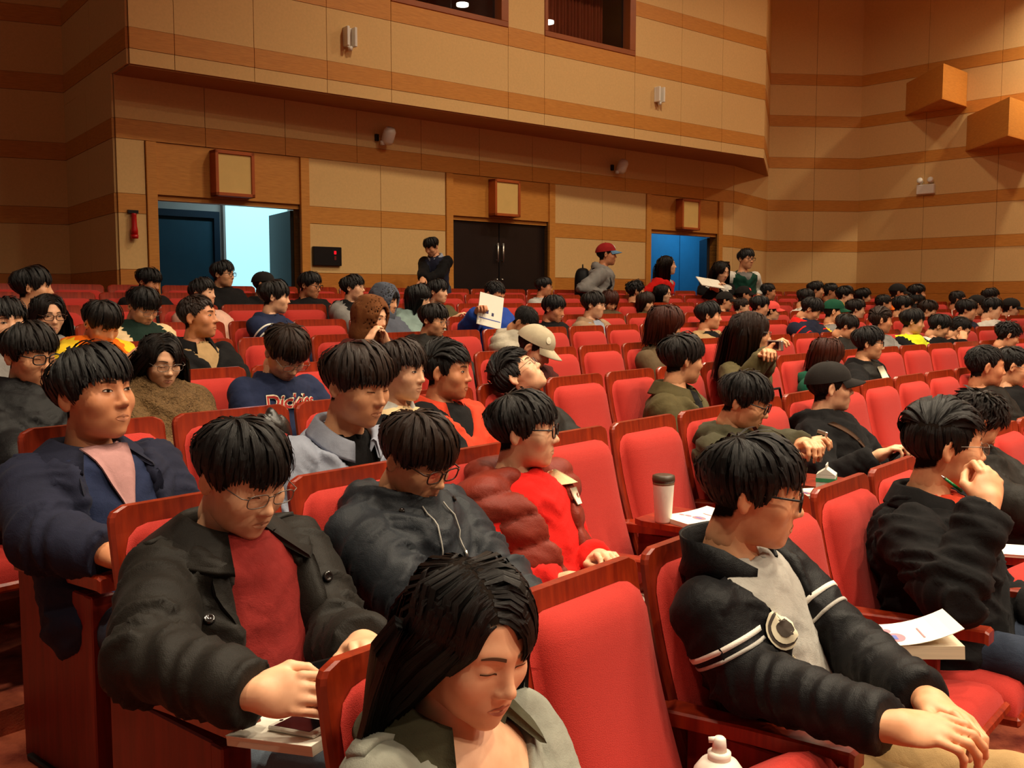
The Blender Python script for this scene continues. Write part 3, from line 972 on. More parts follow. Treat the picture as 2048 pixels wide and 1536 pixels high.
HEADS = {}
def head_proto(kind, h, eyes):
    key = (kind, h, eyes)
    if key in HEADS: return HEADS[key]
    V, F = surface_nets(lambda P: head_sdf(P, kind), (-0.1, -0.125, -0.165), (0.1, 0.128, 0.13), h)
    paint = np.zeros((len(V), 4))
    az = np.arctan2(V[:, 0], V[:, 1])
    top = V[:, 2] - hairline(az)
    ear = np.abs(V[:, 0]) > 0.074
    m = np.clip(top / 0.006 + 0.5, 0, 1) * np.where(ear & (V[:, 2] < 0.025), 0, 1)
    paint[:, :3] = np.array([0.012, 0.008, 0.006]); paint[:, 3] = m
    Fl = [tuple(f) for f in F]
    Vl = [V]; Pl = [paint]
    cnt = [len(V)]
    def patch(X, Z, col, alpha, out=0.0006, colfn=None, flip=False):
        ny, nx = X.shape
        y = on_face(X.ravel(), Z.ravel(), kind, out)
        Vp = np.stack([X.ravel(), y, Z.ravel()], 1)
        pc = np.zeros((len(Vp), 4)); pc[:, :3] = col; pc[:, 3] = alpha
        if colfn is not None: colfn(X.ravel(), Z.ravel(), pc)
        o = cnt[0]
        for j in range(ny - 1):
            for i in range(nx - 1):
                a = o + j * nx + i
                Fl.append((a, a + nx, a + nx + 1, a + 1) if not flip else (a, a + 1, a + nx + 1, a + nx))
        Vl.append(Vp); Pl.append(pc); cnt[0] += len(Vp)
    big = h < 0.0065
    nx = 13 if big else 7
    dark = (0.010, 0.007, 0.006)
    for sx in (-1, 1):
        # brow
        t = np.linspace(0, 1, nx)
        bx = 0.0115 + 0.036 * t
        bz = 0.0205 + 0.0055 * np.sin(t * 2.3) - 0.003 * t
        th = (0.0036 if kind != 'f' else 0.0024) * (1 - 0.65 * t ** 2) + 0.0006
        X = np.stack([bx, bx, bx]); Z = np.stack([bz + th, bz, bz - th])
        X = X * sx
        patch(X, Z, dark, 0.86, 0.0012, flip=sx > 0)
        # eye
        t = np.linspace(-1, 1, nx)
        ex = 0.0320 + 0.0140 * t
        op = 0.0046 if eyes == 'open' else 0.0012
        zc = -0.0005 + 0.0014 * t - (0 if eyes == 'open' else 0.004)
        up = op * (1 - t ** 2) ** 0.7; dn = 0.0026 * (1 - t ** 2) ** 0.7 if eyes == 'open' else 0.0004 * (1 - t ** 2)
        if eyes == 'open':
            rows = np.linspace(-1, 1, 7 if big else 4)
            X = np.stack([ex for r in rows]); Z = np.stack([zc + np.where(r > 0, r * up, r * dn) for r in rows])
            def ec(x, z, pc, sx=sx):
                xc = 0.0325
                r = np.hypot(np.abs(x) - xc, z - 0.0006)
                pc[r < 0.0056, :3] = (0.012, 0.007, 0.005)
            patch(X * sx, Z, (0.50, 0.43, 0.38), 1.0, 0.0009, ec, flip=sx < 0)
        # lash line
        lz = zc + up
        X = np.stack([ex, ex, ex]); Z = np.stack([lz + 0.0013, lz, lz - 0.0010])
        patch(X * sx, Z, dark, 0.95, 0.0016, flip=sx > 0)
    # lips
    t = np.linspace(-1, 1, 15 if big else 9)
    lx = 0.0225 * t
    upz = -0.0618 - 0.0075 * np.abs(t) ** 1.6 + 0.0010 * np.cos(t * 9) * (1 - t * t)
    mid = -0.0702 + 0.0 * t
    dnz = -0.0802 + 0.0095 * np.abs(t) ** 1.8
    lipc = (0.40, 0.11, 0.085) if kind == 'f' else (0.34, 0.125, 0.085)
    la = 0.75 if kind == 'f' else 0.5
    X = np.stack([lx] * 3)
    patch(X, np.stack([upz, (upz + mid) / 2, mid]), lipc, la, 0.0005, flip=True)
    patch(X, np.stack([mid, (mid + dnz) / 2, dnz]), lipc, la, 0.0005, flip=True)
    patch(X * 0.95, np.stack([mid + 0.0007, mid, mid - 0.0007]), (0.10, 0.025, 0.02), 0.8, 0.0009, flip=True)
    r = (np.concatenate(Vl), Fl, np.concatenate(Pl))
    HEADS[key] = r
    return r

# ------------------------------------------------------------------ hand (wrist at origin, fingers +y, palm -z, right hand: thumb towards -x)
HANDS = {}
def hand_proto(curl, h, thumb=0.4):
    key = (curl, h, thumb)
    if key in HANDS: return HANDS[key]
    caps = []
    base = [(-0.029, 0.086), (-0.0095, 0.092), (0.0105, 0.089), (0.029, 0.080)]
    ln = [(0.040, 0.025, 0.021), (0.045, 0.029, 0.022), (0.041, 0.027, 0.021), (0.033, 0.020, 0.019)]
    for f, ((x, y), l) in enumerate(zip(base, ln)):
        p = np.array([x, y, 0.0]); ang = 0.0
        rr = (0.0092, 0.0085, 0.0078, 0.0068) if f < 3 else (0.0082, 0.0075, 0.0068, 0.006)
        spl = (x * 1.2)
        for j in range(3):
            ang += curl * (0.75, 1.15, 0.8)[j] * (1 + 0.08 * f)
            q = p + l[j] * np.array([math.sin(spl) * 0.6, math.cos(ang), -math.sin(ang)])
            caps.append((p, q, rr[j], rr[j + 1])); p = q
    t0 = np.array([-0.026, 0.022, -0.008]); t1 = np.array([-0.050, 0.052, -0.012 - 0.02 * thumb]); t2 = np.array([-0.054 + 0.016 * thumb, 0.083, -0.018 - 0.03 * thumb]); t3 = np.array([-0.050 + 0.030 * thumb, 0.108, -0.022 - 0.036 * thumb])
    def fn(P):
        d = sd_ell(P, (0, 0.052, -0.002), (0.041, 0.052, 0.0165))
        d = smin(d, sd_cap(P, (0, -0.05, 0), (0, 0.02, 0), 0.027, 0.028), 0.02)
        d = smin(d, sd_ell(P, (-0.024, 0.036, -0.010), (0.017, 0.030, 0.015)), 0.012)
        d2 = None
        for (a, b, ra, rb) in caps:
            d = smin(d, sd_cap(P, a, b, ra, rb), 0.004)
        d = smin(d, sd_cap(P, t0, t1, 0.015, 0.0115), 0.010)
        d = smin(d, sd_cap(P, t1, t2, 0.0110, 0.0092), 0.003)
        d = smin(d, sd_cap(P, t2, t3, 0.0094, 0.0075), 0.003)
        return d
    V, F = surface_nets(fn, (-0.085, -0.07, -0.10), (0.06, 0.215, 0.035), h)
    nail = np.zeros((len(V), 4))
    HANDS[key] = (V, [tuple(f) for f in F], nail)
    return HANDS[key]

# ------------------------------------------------------------------ hair: locks grown over the skull
HC = np.array([0, -0.014, 0.032]); HR = np.array([0.0775, 0.0975, 0.0875])
HAIRS = {}
def hair_mesh(style, seed, near, m, wide=1.0, gp=0):
    if style in ('long', 'longpart', 'medium', 'bob'): gp = int(round(gp / 15.0)) * 15
    else: gp = 0
    gv = np.array([0, math.sin(math.radians(gp)), -math.cos(math.radians(gp))])
    seed = seed % 3
    key = (style, seed, near, m.name, gp)
    if key in HAIRS: return HAIRS[key]
    rng = np.random.default_rng(seed * 31 + 5)
    seed = seed % 3
    n = {2: 1600, 1: 640, 0: 300}[near]; segs = {2: 7, 1: 6, 0: 4}[near]; W = {2: 0.0064, 1: 0.0092, 0: 0.0135}[near] * wide
    if style in ('long', 'longpart', 'medium'): n = int(n * (1.7 if near == 2 else 1.4))
    longs = style in ('long', 'bob', 'longpart', 'medium')
    # roots
    D = rng.normal(size=(n * 5, 3)); D /= np.linalg.norm(D, axis=1)[:, None]
    P = HC + D * HR
    az = np.arctan2(P[:, 0], P[:, 1])
    P = P[P[:, 2] > hairline(az) + 0.002]
    if style == 'capped': P = P[P[:, 2] < 0.055]
    # more roots high up so that the crown is dense
    P = P[:n]; n = len(P)
    az = np.arctan2(P[:, 0], P[:, 1])
    N = (P - HC) / HR ** 2; N /= np.linalg.norm(N, axis=1)[:, None]
    if style in ('longpart', 'long'):
        px = 0.018 if style == 'longpart' else 0.0
        side = np.where(P[:, 0] > px, 1.0, -1.0)
        d0 = np.stack([side * 1.0, -0.25 + 0 * side, 0 * side], 1)
        back = P[:, 1] < -0.05
        d0[back] = np.stack([(P[back, 0]) * 4, -1 + 0 * P[back, 0], 0 * P[back, 0]], 1)
    elif style == 'up':
        d0 = np.stack([P[:, 0] * 3, 0.3 + 0 * P[:, 0], 0.6 + 0 * P[:, 0]], 1)
    elif style == 'side':
        d0 = np.stack([-0.75 + 0 * P[:, 0], 0.35 + 0 * P[:, 0], 0 * P[:, 0]], 1)
        low = P[:, 2] < 0.06
        d0[low] = (P - np.array([0.0, -0.035, 0.15]))[low] * 8
    else:
        pole = np.array([0.012, -0.055, 0.115])
        d0 = P - pole
        d0[:, 0] += 0.02 * (P[:, 1] > 0.0) * (1 if seed % 2 else -1)
    d0 = d0 - N * np.sum(d0 * N, 1)[:, None]
    d0 /= np.linalg.norm(d0, axis=1)[:, None] + 1e-9
    messy = {'curly': 0.55, 'crop': 0.22, 'up': 0.30, 'long': 0.05, 'longpart': 0.04, 'medium': 0.08, 'bob': 0.06}.get(style, 0.10)
    d0 += rng.normal(size=(n, 3)) * messy * 0.6
    vol = {'short': 0.024, 'bowl': 0.026, 'crop': 0.016, 'up': 0.026, 'side': 0.022, 'curly': 0.034, 'long': 0.018, 'longpart': 0.018, 'bob': 0.024, 'medium': 0.024, 'capped': 0.008}[style]
    layer = rng.random(n) ** 0.7
    off = 0.003 + vol * layer * np.clip(0.45 + (P[:, 2] + 0.02) / 0.12, 0.35, 1.0)
    # lowest level each lock may reach
    zfront = {'short': 0.038, 'bowl': 0.026, 'crop': 0.056, 'up': 0.075, 'side': 0.045, 'curly': 0.035, 'capped': 0.03, 'bob': 0.026, 'medium': 0.028}.get(style, 0.03)
    def zend(az):
        a = np.degrees(np.abs(az))
        if style in ('long', 'longpart'): return np.full(az.shape, -0.27)
        if style == 'bob': return np.interp(a, [0, 38, 52, 70, 180], [zfront, zfront, -0.08, -0.12, -0.14])
        if style == 'medium': return np.interp(a, [0, 40, 58, 80, 180], [zfront, zfront, -0.05, -0.10, -0.16])
        sb = {'crop': 0.0, 'bowl': -0.012, 'capped': -0.015}.get(style, -0.02)
        nape = {'crop': -0.07, 'up': -0.07}.get(style, -0.092)
        return np.interp(a, [0, 42, 58, 70, 84, 98, 112, 125, 180], [zfront, zfront, zfront - 0.012, sb, sb + 0.012, 0.016, -0.01, nape + 0.01, nape])
    K = 46; ds = 0.0075 if not longs else 0.0105
    pts = [P.copy()]; p = P.copy(); d = d0 / (np.linalg.norm(d0, axis=1)[:, None] + 1e-9)
    ze = zend(az) + rng.normal(size=n) * 0.0085 + 0.008 * np.sin(az * 6 + seed * 2.1)
    maxlen = {'crop': 0.045, 'up': 0.055, 'curly': 0.07, 'side': 0.12}.get(style, 0.6 if longs else 0.30) * (0.75 + 0.5 * rng.random(n))
    endk = np.full(n, K)
    alive = np.ones(n, bool)
    for k in range(K):
        g = 0.10 if not longs else 0.34
        if style in ('up',): g = 0.12 if k > 3 else 0.0
        d = d + gv * g + rng.normal(size=(n, 3)) * messy * 0.35
        d /= np.linalg.norm(d, axis=1)[:, None]
        q = p + d * ds
        of = off * min(1, (k + 1) / (4 if longs else 9))
        if not longs: of = of * np.clip(0.30 + (q[:, 2] + 0.04) / 0.11, 0.25, 1.0)
        rr = HR + of[:, None]
        e = (q - HC) / rr; f = np.linalg.norm(e, axis=1)
        stick = (f < 1)
        if not longs or style in ('bob', 'medium'):
            stick = stick | (q[:, 2] > (-0.11 if not longs else 0.0))
        else:
            stick = stick | (q[:, 2] > 0.03)
        if style == 'up': stick = f < 1
        q[stick] = (HC + e / f[:, None] * rr)[stick]
        q0 = q.copy()
        # keep clear of face and neck
        if longs:
            fc = np.array([0, 0.030, -0.035]); fr = np.array([0.074, 0.060, 0.095]) + (of * 0.3)[:, None]
            e2 = (q - fc) / fr; f2 = np.linalg.norm(e2, axis=1); ins = (f2 < 1) & (q[:, 2] < 0.03)
            ex = np.abs(q[:, 0]) < 0.02
            q[ins] = (fc + e2 / f2[:, None] * fr)[ins]
            low = q[:, 2] < -0.10
            q[low, 0] += np.sign(q[low, 0] + 1e-6) * 0.0008
            q[low, 1] -= 0.0014
            # hair on the front sides is tucked back beside the cheeks
            tk = 0.035 if style != 'longpart' else -0.02
            fr_ = (q[:, 1] > tk) & (q[:, 2] < 0.02)
            q[fr_, 1] -= 0.004 if style != 'longpart' else 0.0075; q[fr_, 0] += np.sign(q[fr_, 0] + 1e-6) * 0.002
        dd = q0 - p; d = dd / (np.linalg.norm(dd, axis=1)[:, None] + 1e-9)
        p = q
        pts.append(p.copy())
        azk = np.arctan2(p[:, 0], p[:, 1])
        lim = zend(azk) + (ze - zend(az))
        done = alive & ((p[:, 2] < lim) | ((k + 1) * ds > maxlen))
        if style in ('long', 'longpart'): done = done | (alive & (p[:, 1] > 0.035) & (p[:, 2] < -0.008) & (np.abs(p[:, 0]) < 0.085))
        endk[done] = k + 1; alive &= ~done
    pts = np.stack(pts, 1)                  # n, K+1, 3
    T = np.linspace(0, 1, segs + 1)
    V = []; F = []
    ii = np.arange(n)
    Q = np.zeros((n, segs + 1, 3))
    for j, t in enumerate(T):
        x = t * endk; a = np.floor(x).astype(int); a = np.minimum(a, K - 1); fr = (x - a)[:, None]
        Q[:, j] = pts[ii, a] * (1 - fr) + pts[ii, a + 1] * fr
    tang = np.gradient(Q, axis=1); tang /= np.linalg.norm(tang, axis=2)[..., None] + 1e-9
    nor = (Q - HC) / HR ** 2; nor /= np.linalg.norm(nor, axis=2)[..., None] + 1e-9
    nor0 = nor.copy()
    sd = np.cross(tang, nor); sd /= np.linalg.norm(sd, axis=2)[..., None] + 1e-9
    nor = np.cross(sd, tang)
    prof = (0.3 + 0.7 * np.sin(np.minimum(T * 4.5, 1.57))) * (1 - T ** 3.0 * (0.86 if not longs else 0.75))
    wd = (W * (0.7 + 0.6 * rng.random(n)))[:, None, None] * prof[None, :, None]
    tw_ = (rng.random(n) - 0.5)[:, None, None] * 0.3
    sdt = sd + nor * tw_
    ring = np.stack([Q + sdt * wd, Q - sdt * wd], 2)   # n,segs+1,2,3
    V = ring.reshape(-1, 3)
    base = (np.arange(n) * (segs + 1) * 2)[:, None]
    j = (np.arange(segs) * 2)[None, :]
    a = base + j; b = a + 1
    F = np.stack([a + 2, b + 2, b, a], -1).reshape(-1, 4)
    uid = rng.random(n) * 40
    uv = np.zeros((n, segs + 1, 2, 2))
    uv[..., 0] = uid[:, None, None] + np.array([0, 1.0])[None, None, :]
    uv[..., 1] = T[None, :, None]
    uv = uv.reshape(-1, 2)
    me = mesh_np('hair', V, F.tolist(), (m,), True)
    ul = me.uv_layers.new(name='UVMap')
    ul.data.foreach_set('uv', uv[F.ravel()].ravel())
    # shade the locks as one mass of hair
    nv = np.repeat(nor0[:, :, None, :], 2, axis=2)
    nv = nv + sdt[:, :, None, :] * np.array([0.35, -0.35])[None, None, :, None]
    nv = nv + (rng.random(n) - 0.5)[:, None, None, None] * 0.25 * sdt[:, :, None, :]
    nv = nv / (np.linalg.norm(nv, axis=3)[..., None] + 1e-9)
    me.normals_split_custom_set_from_vertices(nv.reshape(-1, 3).tolist())
    HAIRS[key] = me
    return me

def hair_mat(name, rgb, rough=0.42):
    m = mat(name, rgb, rough, var=0.5, vscale=1.0, stretch=(16, 1.2, 1), spec=0.38, bump=0.9, bscale=1.0, coords='UV')
    b = m.node_tree.nodes['Principled BSDF']
    b.inputs['Anisotropic'].default_value = 0.6
    return m
H_BLACK = hair_mat('hair_black', (15, 10, 8), 0.42)
H_SOFT = hair_mat('hair_soft_black', (24, 16, 11))
H_BROWN = hair_mat('hair_dark_brown', (44, 25, 14))
H_RED = hair_mat('hair_red_brown', (70, 28, 14))

# ------------------------------------------------------------------ skin
def skin_mat(name, rgb):
    m = bpy.data.materials.new(name); m.use_nodes = True
    nt = m.node_tree; b = nt.nodes['Principled BSDF']
    at = nt.nodes.new('ShaderNodeAttribute'); at.attribute_name = 'paint'
    tc = nt.nodes.new('ShaderNodeTexCoord')
    n = nt.nodes.new('ShaderNodeTexNoise'); n.inputs['Scale'].default_value = 30; n.inputs['Detail'].default_value = 4
    nt.links.new(tc.outputs['Object'], n.inputs['Vector'])
    r = nt.nodes.new('ShaderNodeValToRGB')
    c = lin(rgb)
    r.color_ramp.elements[0].position = 0.3; r.color_ramp.elements[1].position = 0.7
    r.color_ramp.elements[0].color = (c[0] * 0.92, c[1] * 0.84, c[2] * 0.80, 1)
    r.color_ramp.elements[1].color = (min(1, c[0] * 1.05), c[1] * 1.05, c[2] * 1.05, 1)
    nt.links.new(n.outputs['Fac'], r.inputs['Fac'])
    mx = nt.nodes.new('ShaderNodeMix'); mx.data_type = 'RGBA'
    nt.links.new(at.outputs['Alpha'], mx.inputs['Factor'])
    nt.links.new(r.outputs[0], mx.inputs['A']); nt.links.new(at.outputs['Color'], mx.inputs['B'])
    nt.links.new(mx.outputs['Result'], b.inputs['Base Color'])
    mr = nt.nodes.new('ShaderNodeMapRange'); mr.inputs['To Min'].default_value = 0.48; mr.inputs['To Max'].default_value = 0.95
    nt.links.new(at.outputs['Alpha'], mr.inputs['Value']); nt.links.new(mr.outputs[0], b.inputs['Roughness'])
    ms = nt.nodes.new('ShaderNodeMapRange'); ms.inputs['To Min'].default_value = 0.4; ms.inputs['To Max'].default_value = 0.05
    nt.links.new(at.outputs['Alpha'], ms.inputs['Value']); nt.links.new(ms.outputs[0], b.inputs['Specular IOR Level'])
    b.inputs['Specular IOR Level'].default_value = 0.4
    b.inputs['Subsurface Weight'].default_value = 0.0
    MATS[name] = m
    return m
SK_A = skin_mat('skin_light', (234, 180, 142))
SK_B = skin_mat('skin_mid', (224, 164, 122))
SK_C = skin_mat('skin_tan', (206, 140, 100))

# ------------------------------------------------------------------ glasses, caps, hoods (in head space)
def rr_loop(w, h, n=20, p=3.0):
    t = np.linspace(0, 2 * math.pi, n, endpoint=False)
    c, s = np.cos(t), np.sin(t)
    return np.stack([w * np.sign(c) * np.abs(c) ** (2 / p), h * np.sign(s) * np.abs(s) ** (2 / p)], 1)
GLS = {}
def glasses(parent, HM, kind='black'):
    if kind not in GLS:
        r = {'black': 0.0024, 'thin': 0.0012, 'brown': 0.0022}[kind]
        m = {'black': M_BLACKP, 'thin': mat('spectacle_metal', (120, 112, 104), 0.35, var=0, metal=0.7), 'brown': mat('brown_acetate', (60, 32, 20), 0.3, var=0)}[kind]
        mb = MB()
        for sx in (-1, 1):
            lp = rr_loop(0.0265, 0.0185 if kind != 'thin' else 0.0155)
            P = [(sx * 0.0335 + a, 0.1035 - 0.10 * abs((sx * 0.0335 + a)) ** 1.35, -0.004 + b) for a, b in lp]
            P.append(P[0]); P.append(P[1])
            mb.tube(P, r, 6, False)
            mb.tube([(sx * 0.0595, 0.1015, 0.004), (sx * 0.0725, 0.094, 0.006), (sx * 0.0785, 0.05, 0.006), (sx * 0.0800, -0.002, 0.004), (sx * 0.080, -0.02, -0.012)], r * 1.05, 6)
        mb.tube([(-0.008, 0.1035, 0.002), (0, 0.1055, 0.005), (0.008, 0.1035, 0.002)], r, 6)
        lens = []
        for sx in (-1, 1):
            lp = rr_loop(0.0262, 0.0182 if kind != 'thin' else 0.0152, 16)
            V = [(sx * 0.0335 + a, 0.1035 - 0.10 * abs((sx * 0.0335 + a)) ** 1.35, -0.004 + b) for a, b in lp]
            V2 = [(x, y - 0.0012, z) for x, y, z in V]
            n = len(V)
            F = [tuple(range(n)), tuple(reversed(range(n, 2 * n)))] + [(i, (i + 1) % n, n + (i + 1) % n, n + i) for i in range(n)]
            lens.append(MB().put(V + V2, F).mesh('lens', M_LENS))
        GLS[kind] = (mb.mesh('glasses', m, True), lens)
    g, lens = GLS[kind]
    o = add('glasses', g, parent, M=HM)
    for l in lens: add('lens', l, o)
    return o
M_LENS = glass_mat('spectacle_lens', 0.05)

CAPS = {}
def cap(parent, HM, m, brim_m, logo=None):
    key = (m.name, brim_m.name)
    if key not in CAPS:
        V = []; F = []
        nu, nv = 28, 9
        for j in range(nv + 1):
            ph = j / nv * math.pi / 2
            for i in range(nu):
                t = 2 * math.pi * i / nu
                x = 0.091 * math.cos(t) * math.cos(ph) ** 0.8; y = -0.012 + 0.113 * math.sin(t) * math.cos(ph) ** 0.8
                z = 0.038 + 0.086 * math.sin(ph) + (0.004 * math.cos(6 * t) * math.cos(ph) * math.sin(ph)) - 0.012 * (1 - math.sin(t)) * (1 - j / nv)
                V.append((x, y, z))
        for j in range(nv):
            for i in range(nu):
                F.append((j * nu + i, j * nu + (i + 1) % nu, (j + 1) * nu + (i + 1) % nu, (j + 1) * nu + i))
        crown = MB().put(V, F); crown.lathe([(0, 0), (0.007, 0), (0.006, 0.005), (0, 0.006)], 8, (0, -0.012, 0.122))
        br = MB(); V = []; F = []
        nr, na = 6, 13
        for s_ in (0, -0.0035):
            for a in range(na):
                t = math.radians(-62 + 124 * a / (na - 1))
                x0 = 0.088 * math.sin(t); y0 = -0.012 + 0.110 * math.cos(t)
                w = 0.072 * max(0, math.cos(t * 1.35)) ** 0.6 + 0.002
                for r in range(nr):
                    k = r / (nr - 1)
                    x = x0 * (1 - 0.06 * k); y = y0 + w * k
                    z = 0.040 - 0.020 * k - 0.022 * (abs(x) / 0.08) ** 2 * k + s_ - 0.006 * (abs(x) / 0.08) ** 2
                    V.append((x, y, z))
        n1 = na * nr
        for a in range(na - 1):
            for r in range(nr - 1):
                q = a * nr + r
                F.append((q, q + 1, q + nr + 1, q + nr)); F.append((n1 + q, n1 + q + nr, n1 + q + nr + 1, n1 + q + 1))
        for a in range(na - 1):
            q = a * nr + nr - 1
            F.append((q, n1 + q, n1 + q + nr, q + nr))
        br.put(V, F)
        CAPS[key] = (crown.mesh('cap', m, True), br.mesh('brim', brim_m, True))
    c, b = CAPS[key]
    o = add('cap', c, parent, M=HM)
    add('brim', b, o)
    if logo is not None:
        lm, (lx, lz), lr = logo
        V = []; n = 14
        for rr in (lr, 0):
            for i in range(n):
                t = 2 * math.pi * i / n
                a = lx + rr * math.cos(t) / 0.1; zz = lz + rr * math.sin(t)
                k = max(0.02, (zz - 0.038) / 0.086); ph = math.asin(min(1, k)); 
                V.append((0.0925 * math.sin(a) * math.cos(ph) ** 0.8, -0.012 + 0.1155 * math.cos(a) * math.cos(ph) ** 0.8, zz + 0.001))
        F = [(i, (i + 1) % n, n + (i + 1) % n, n + i) for i in range(n)]
        add('emblem', mesh_np('emblem', V, F, (lm,)), o)
    return o

HOODS = {}
def hood_up(parent, HM, m, h=0.008):
    if m.name not in HOODS:
        def fn(P):
            o = sd_ell(P, (0, -0.022, 0.012), (0.112, 0.134, 0.142))
            o = smin(o, sd_ell(P, (0, -0.03, -0.13), (0.11, 0.12, 0.09)), 0.05)
            i = sd_ell(P, (0, -0.018, 0.010), (0.098, 0.120, 0.128))
            i = smin(i, sd_ell(P, (0, -0.02, -0.14), (0.085, 0.095, 0.10)), 0.05)
            d = np.maximum(o, -i)
            d = np.maximum(d, -sd_ell(P, (0, 0.13, -0.012), (0.064, 0.085, 0.098)))
            return d
        V, F = surface_nets(fn, (-0.14, -0.18, -0.24), (0.14, 0.15, 0.17), 0.012)
        V = V + vnormals(V, F) * ((ridge(V * np.array([9, 14, 7])) - 0.5) * 0.012)[:, None]
        HOODS[m.name] = mesh_np('hood', V, F.tolist(), (m,))
    return add('hood', HOODS[m.name], parent, M=HM)

# ------------------------------------------------------------------ whole person
def hd(a):
    a = math.radians(a); return np.array([math.sin(a), math.cos(a), 0.0])
UPV = np.array([0, 0, 1.0])
def unit(v): return v / (np.linalg.norm(v) + 1e-12)
def ik(S, W, lu, lf, pole):
    d = W - S; L = np.linalg.norm(d); L2 = min(L, (lu + lf) * 0.995)
    W = S + d / L * L2; dn = d / L
    a = (lu * lu - lf * lf + L2 * L2) / (2 * L2)
    hgt = math.sqrt(max(1e-6, lu * lu - a * a))
    pv = pole - dn * (pole @ dn); pv = unit(pv)
    return S + dn * a + pv * hgt, W

PEOPLE = []
def person(label, short, row, px, py, hpx, ha, pitch=0, roll=0, ba=None, fo=0.14, near=0, kind='m', skin=None, eyes='open',
           hair='short', hcol=None, hseed=0, glass=None, hat=None, hood=None, top=None, thick=0.018, sleeve=None, inner=None, opening=None,
           collar=None, col_m=None, bunch=None, vest=None, quilt=0.0, pants=None, wr=None, wl=None, hands=None, curl=0.5, palm=0.0, palmL=None,
           fold=1.0, lean=0.0, stand=None, pos=None, group='seated audience', sw=1.0, detail=None, hipdx=0.0, build_legs=True, wide=1.0, bulk=1.0, elb=0.55, elbL=0.55, er=None):
    # ---- where the head is
    if pos is None:
        s, H, u, n2 = row_hit(row, px, py, fo)
        floor = ROWZ[row]
    else:
        d = pix(px, py); H = CAMP + d * (pos / d[1]); n2 = None; s = None
        floor = ROWZ[8]
    depth = np.linalg.norm(H - CAMP)
    sc = hpx * depth / FPX / 0.268
    sc_raw = sc
    sc = float(np.clip(sc, 0.86, 1.16))
    if n2 is not None:
        n3 = np.array([n2[0], n2[1], 0.0])
        row_a = math.degrees(math.atan2(n2[0], n2[1]))
    else:
        row_a = stand
    if ba is None: ba = row_a
    Fb = hd(ba); Rb = hd(ba + 90)
    # ---- head frame
    fh = hd(ha); rh = hd(ha + 90)
    cp, sp = math.cos(math.radians(pitch)), math.sin(math.radians(pitch))
    fwd = fh * cp - UPV * sp; up = UPV * cp + fh * sp
    cr, sr = math.cos(math.radians(roll)), math.sin(math.radians(roll))
    r2 = rh * cr - up * sr; u2 = up * cr + rh * sr
    hc = H - u2 * 0.012 * sc + fwd * 0.0
    # ---- skeleton
    N = hc - u2 * 0.092 * sc - fwd * 0.032 * sc - UPV * 0.074 * sc - Fb * 0.014
    if stand is None:
        hs = s - lean
        hp, hu, hn = row_at(row, hs, 0.33)
        hip = np.array([hp[0], hp[1], floor + 0.43])
        hip = hip + hd(row_a + 90) * hipdx
    else:
        hip = np.array([N[0], N[1], floor + 0.92]) - Fb * 0.03
    base = np.array([hip[0], hip[1], floor])
    L = np.linalg.norm(N - hip)
    A = (N - hip) / L
    Rt = unit(Rb - A * (Rb @ A)); Ft = np.cross(A, Rt)
    if Ft @ Fb < 0: Ft = -Ft
    TM = np.stack([Rt, Ft, A], 1)
    wsc = sc * sw
    tt = np.array([-0.22, -0.12, 0.0, 0.25, 0.5, 0.75, 0.86, 0.93, 0.985, 1.06])
    tw = np.array([0.05, 0.140, 0.165, 0.152, 0.152, 0.166, 0.158, 0.130, 0.080, 0.056]) * wsc * bulk
    td = np.array([0.05, 0.115, 0.128, 0.118, 0.118, 0.120, 0.110, 0.096, 0.078, 0.056]) * wsc * bulk
    SR = N - A * 0.066 * wsc + Rt * 0.164 * wsc; SLf = N - A * 0.066 * wsc - Rt * 0.164 * wsc
    lu, lf = 0.285 * sc, 0.25 * sc
    def loc2w(v):
        if v[0] == 'px':
            return row_hit(row, v[1], v[2], v[3])[1] if pos is None else CAMP + pix(v[1], v[2]) * (v[3] / pix(v[1], v[2])[1])
        return hip + Rb * v[0] + Fb * v[1] + UPV * v[2]
    if stand is None:
        wr_ = loc2w(wr if wr is not None else (0.10, 0.30, 0.12)); wl_ = loc2w(wl if wl is not None else (-0.10, 0.30, 0.12))
    else:
        wr_ = loc2w(wr if wr is not None else (0.24, 0.06, -0.06)); wl_ = loc2w(wl if wl is not None else (-0.24, 0.06, -0.06))
    ER, WR = ik(SR, wr_, lu, lf, Rb * elb - UPV * 1.0 - Fb * 0.35)
    EL, WL = ik(SLf, wl_, lu, lf, -Rb * elbL - UPV * 1.0 - Fb * 0.35)
    if er is not None: ER = loc2w(er)
    def to_t(P):
        return (P - hip) @ TM
    def torso(P, t=0.0):
        q = to_t(P)
        z = q[:, 2] / L
        w = np.interp(z, tt, tw) + t; dd = np.interp(z, tt, td) + t
        k = np.sqrt((q[:, 0] / w) ** 2 + (q[:, 1] / dd) ** 2)
        g = (k - 1) * np.minimum(w, dd)
        g = np.maximum(g, q[:, 2] - L * 1.05 - t * 0.4)
        return np.maximum(g, -0.16 * L - q[:, 2])
    def arms(P, t=0.0):
        d = sd_cap(P, SR, ER, 0.058 * wsc + t, 0.048 * wsc + t)
        d = smin(d, sd_cap(P, ER, WR, 0.048 * wsc + t, 0.034 * wsc + t), 0.02)
        e = sd_cap(P, SLf, EL, 0.058 * wsc + t, 0.048 * wsc + t)
        e = smin(e, sd_cap(P, EL, WL, 0.048 * wsc + t, 0.034 * wsc + t), 0.02)
        return d, e
    neckc = hc - fwd * 0.028 * sc - u2 * 0.07 * sc
    res = {3: 0.0105, 2: 0.0168, 1: 0.023, 0: 0.029}[near]
    hres = {3: 0.0044, 2: 0.0062, 1: 0.0092, 0: 0.0115}[near]
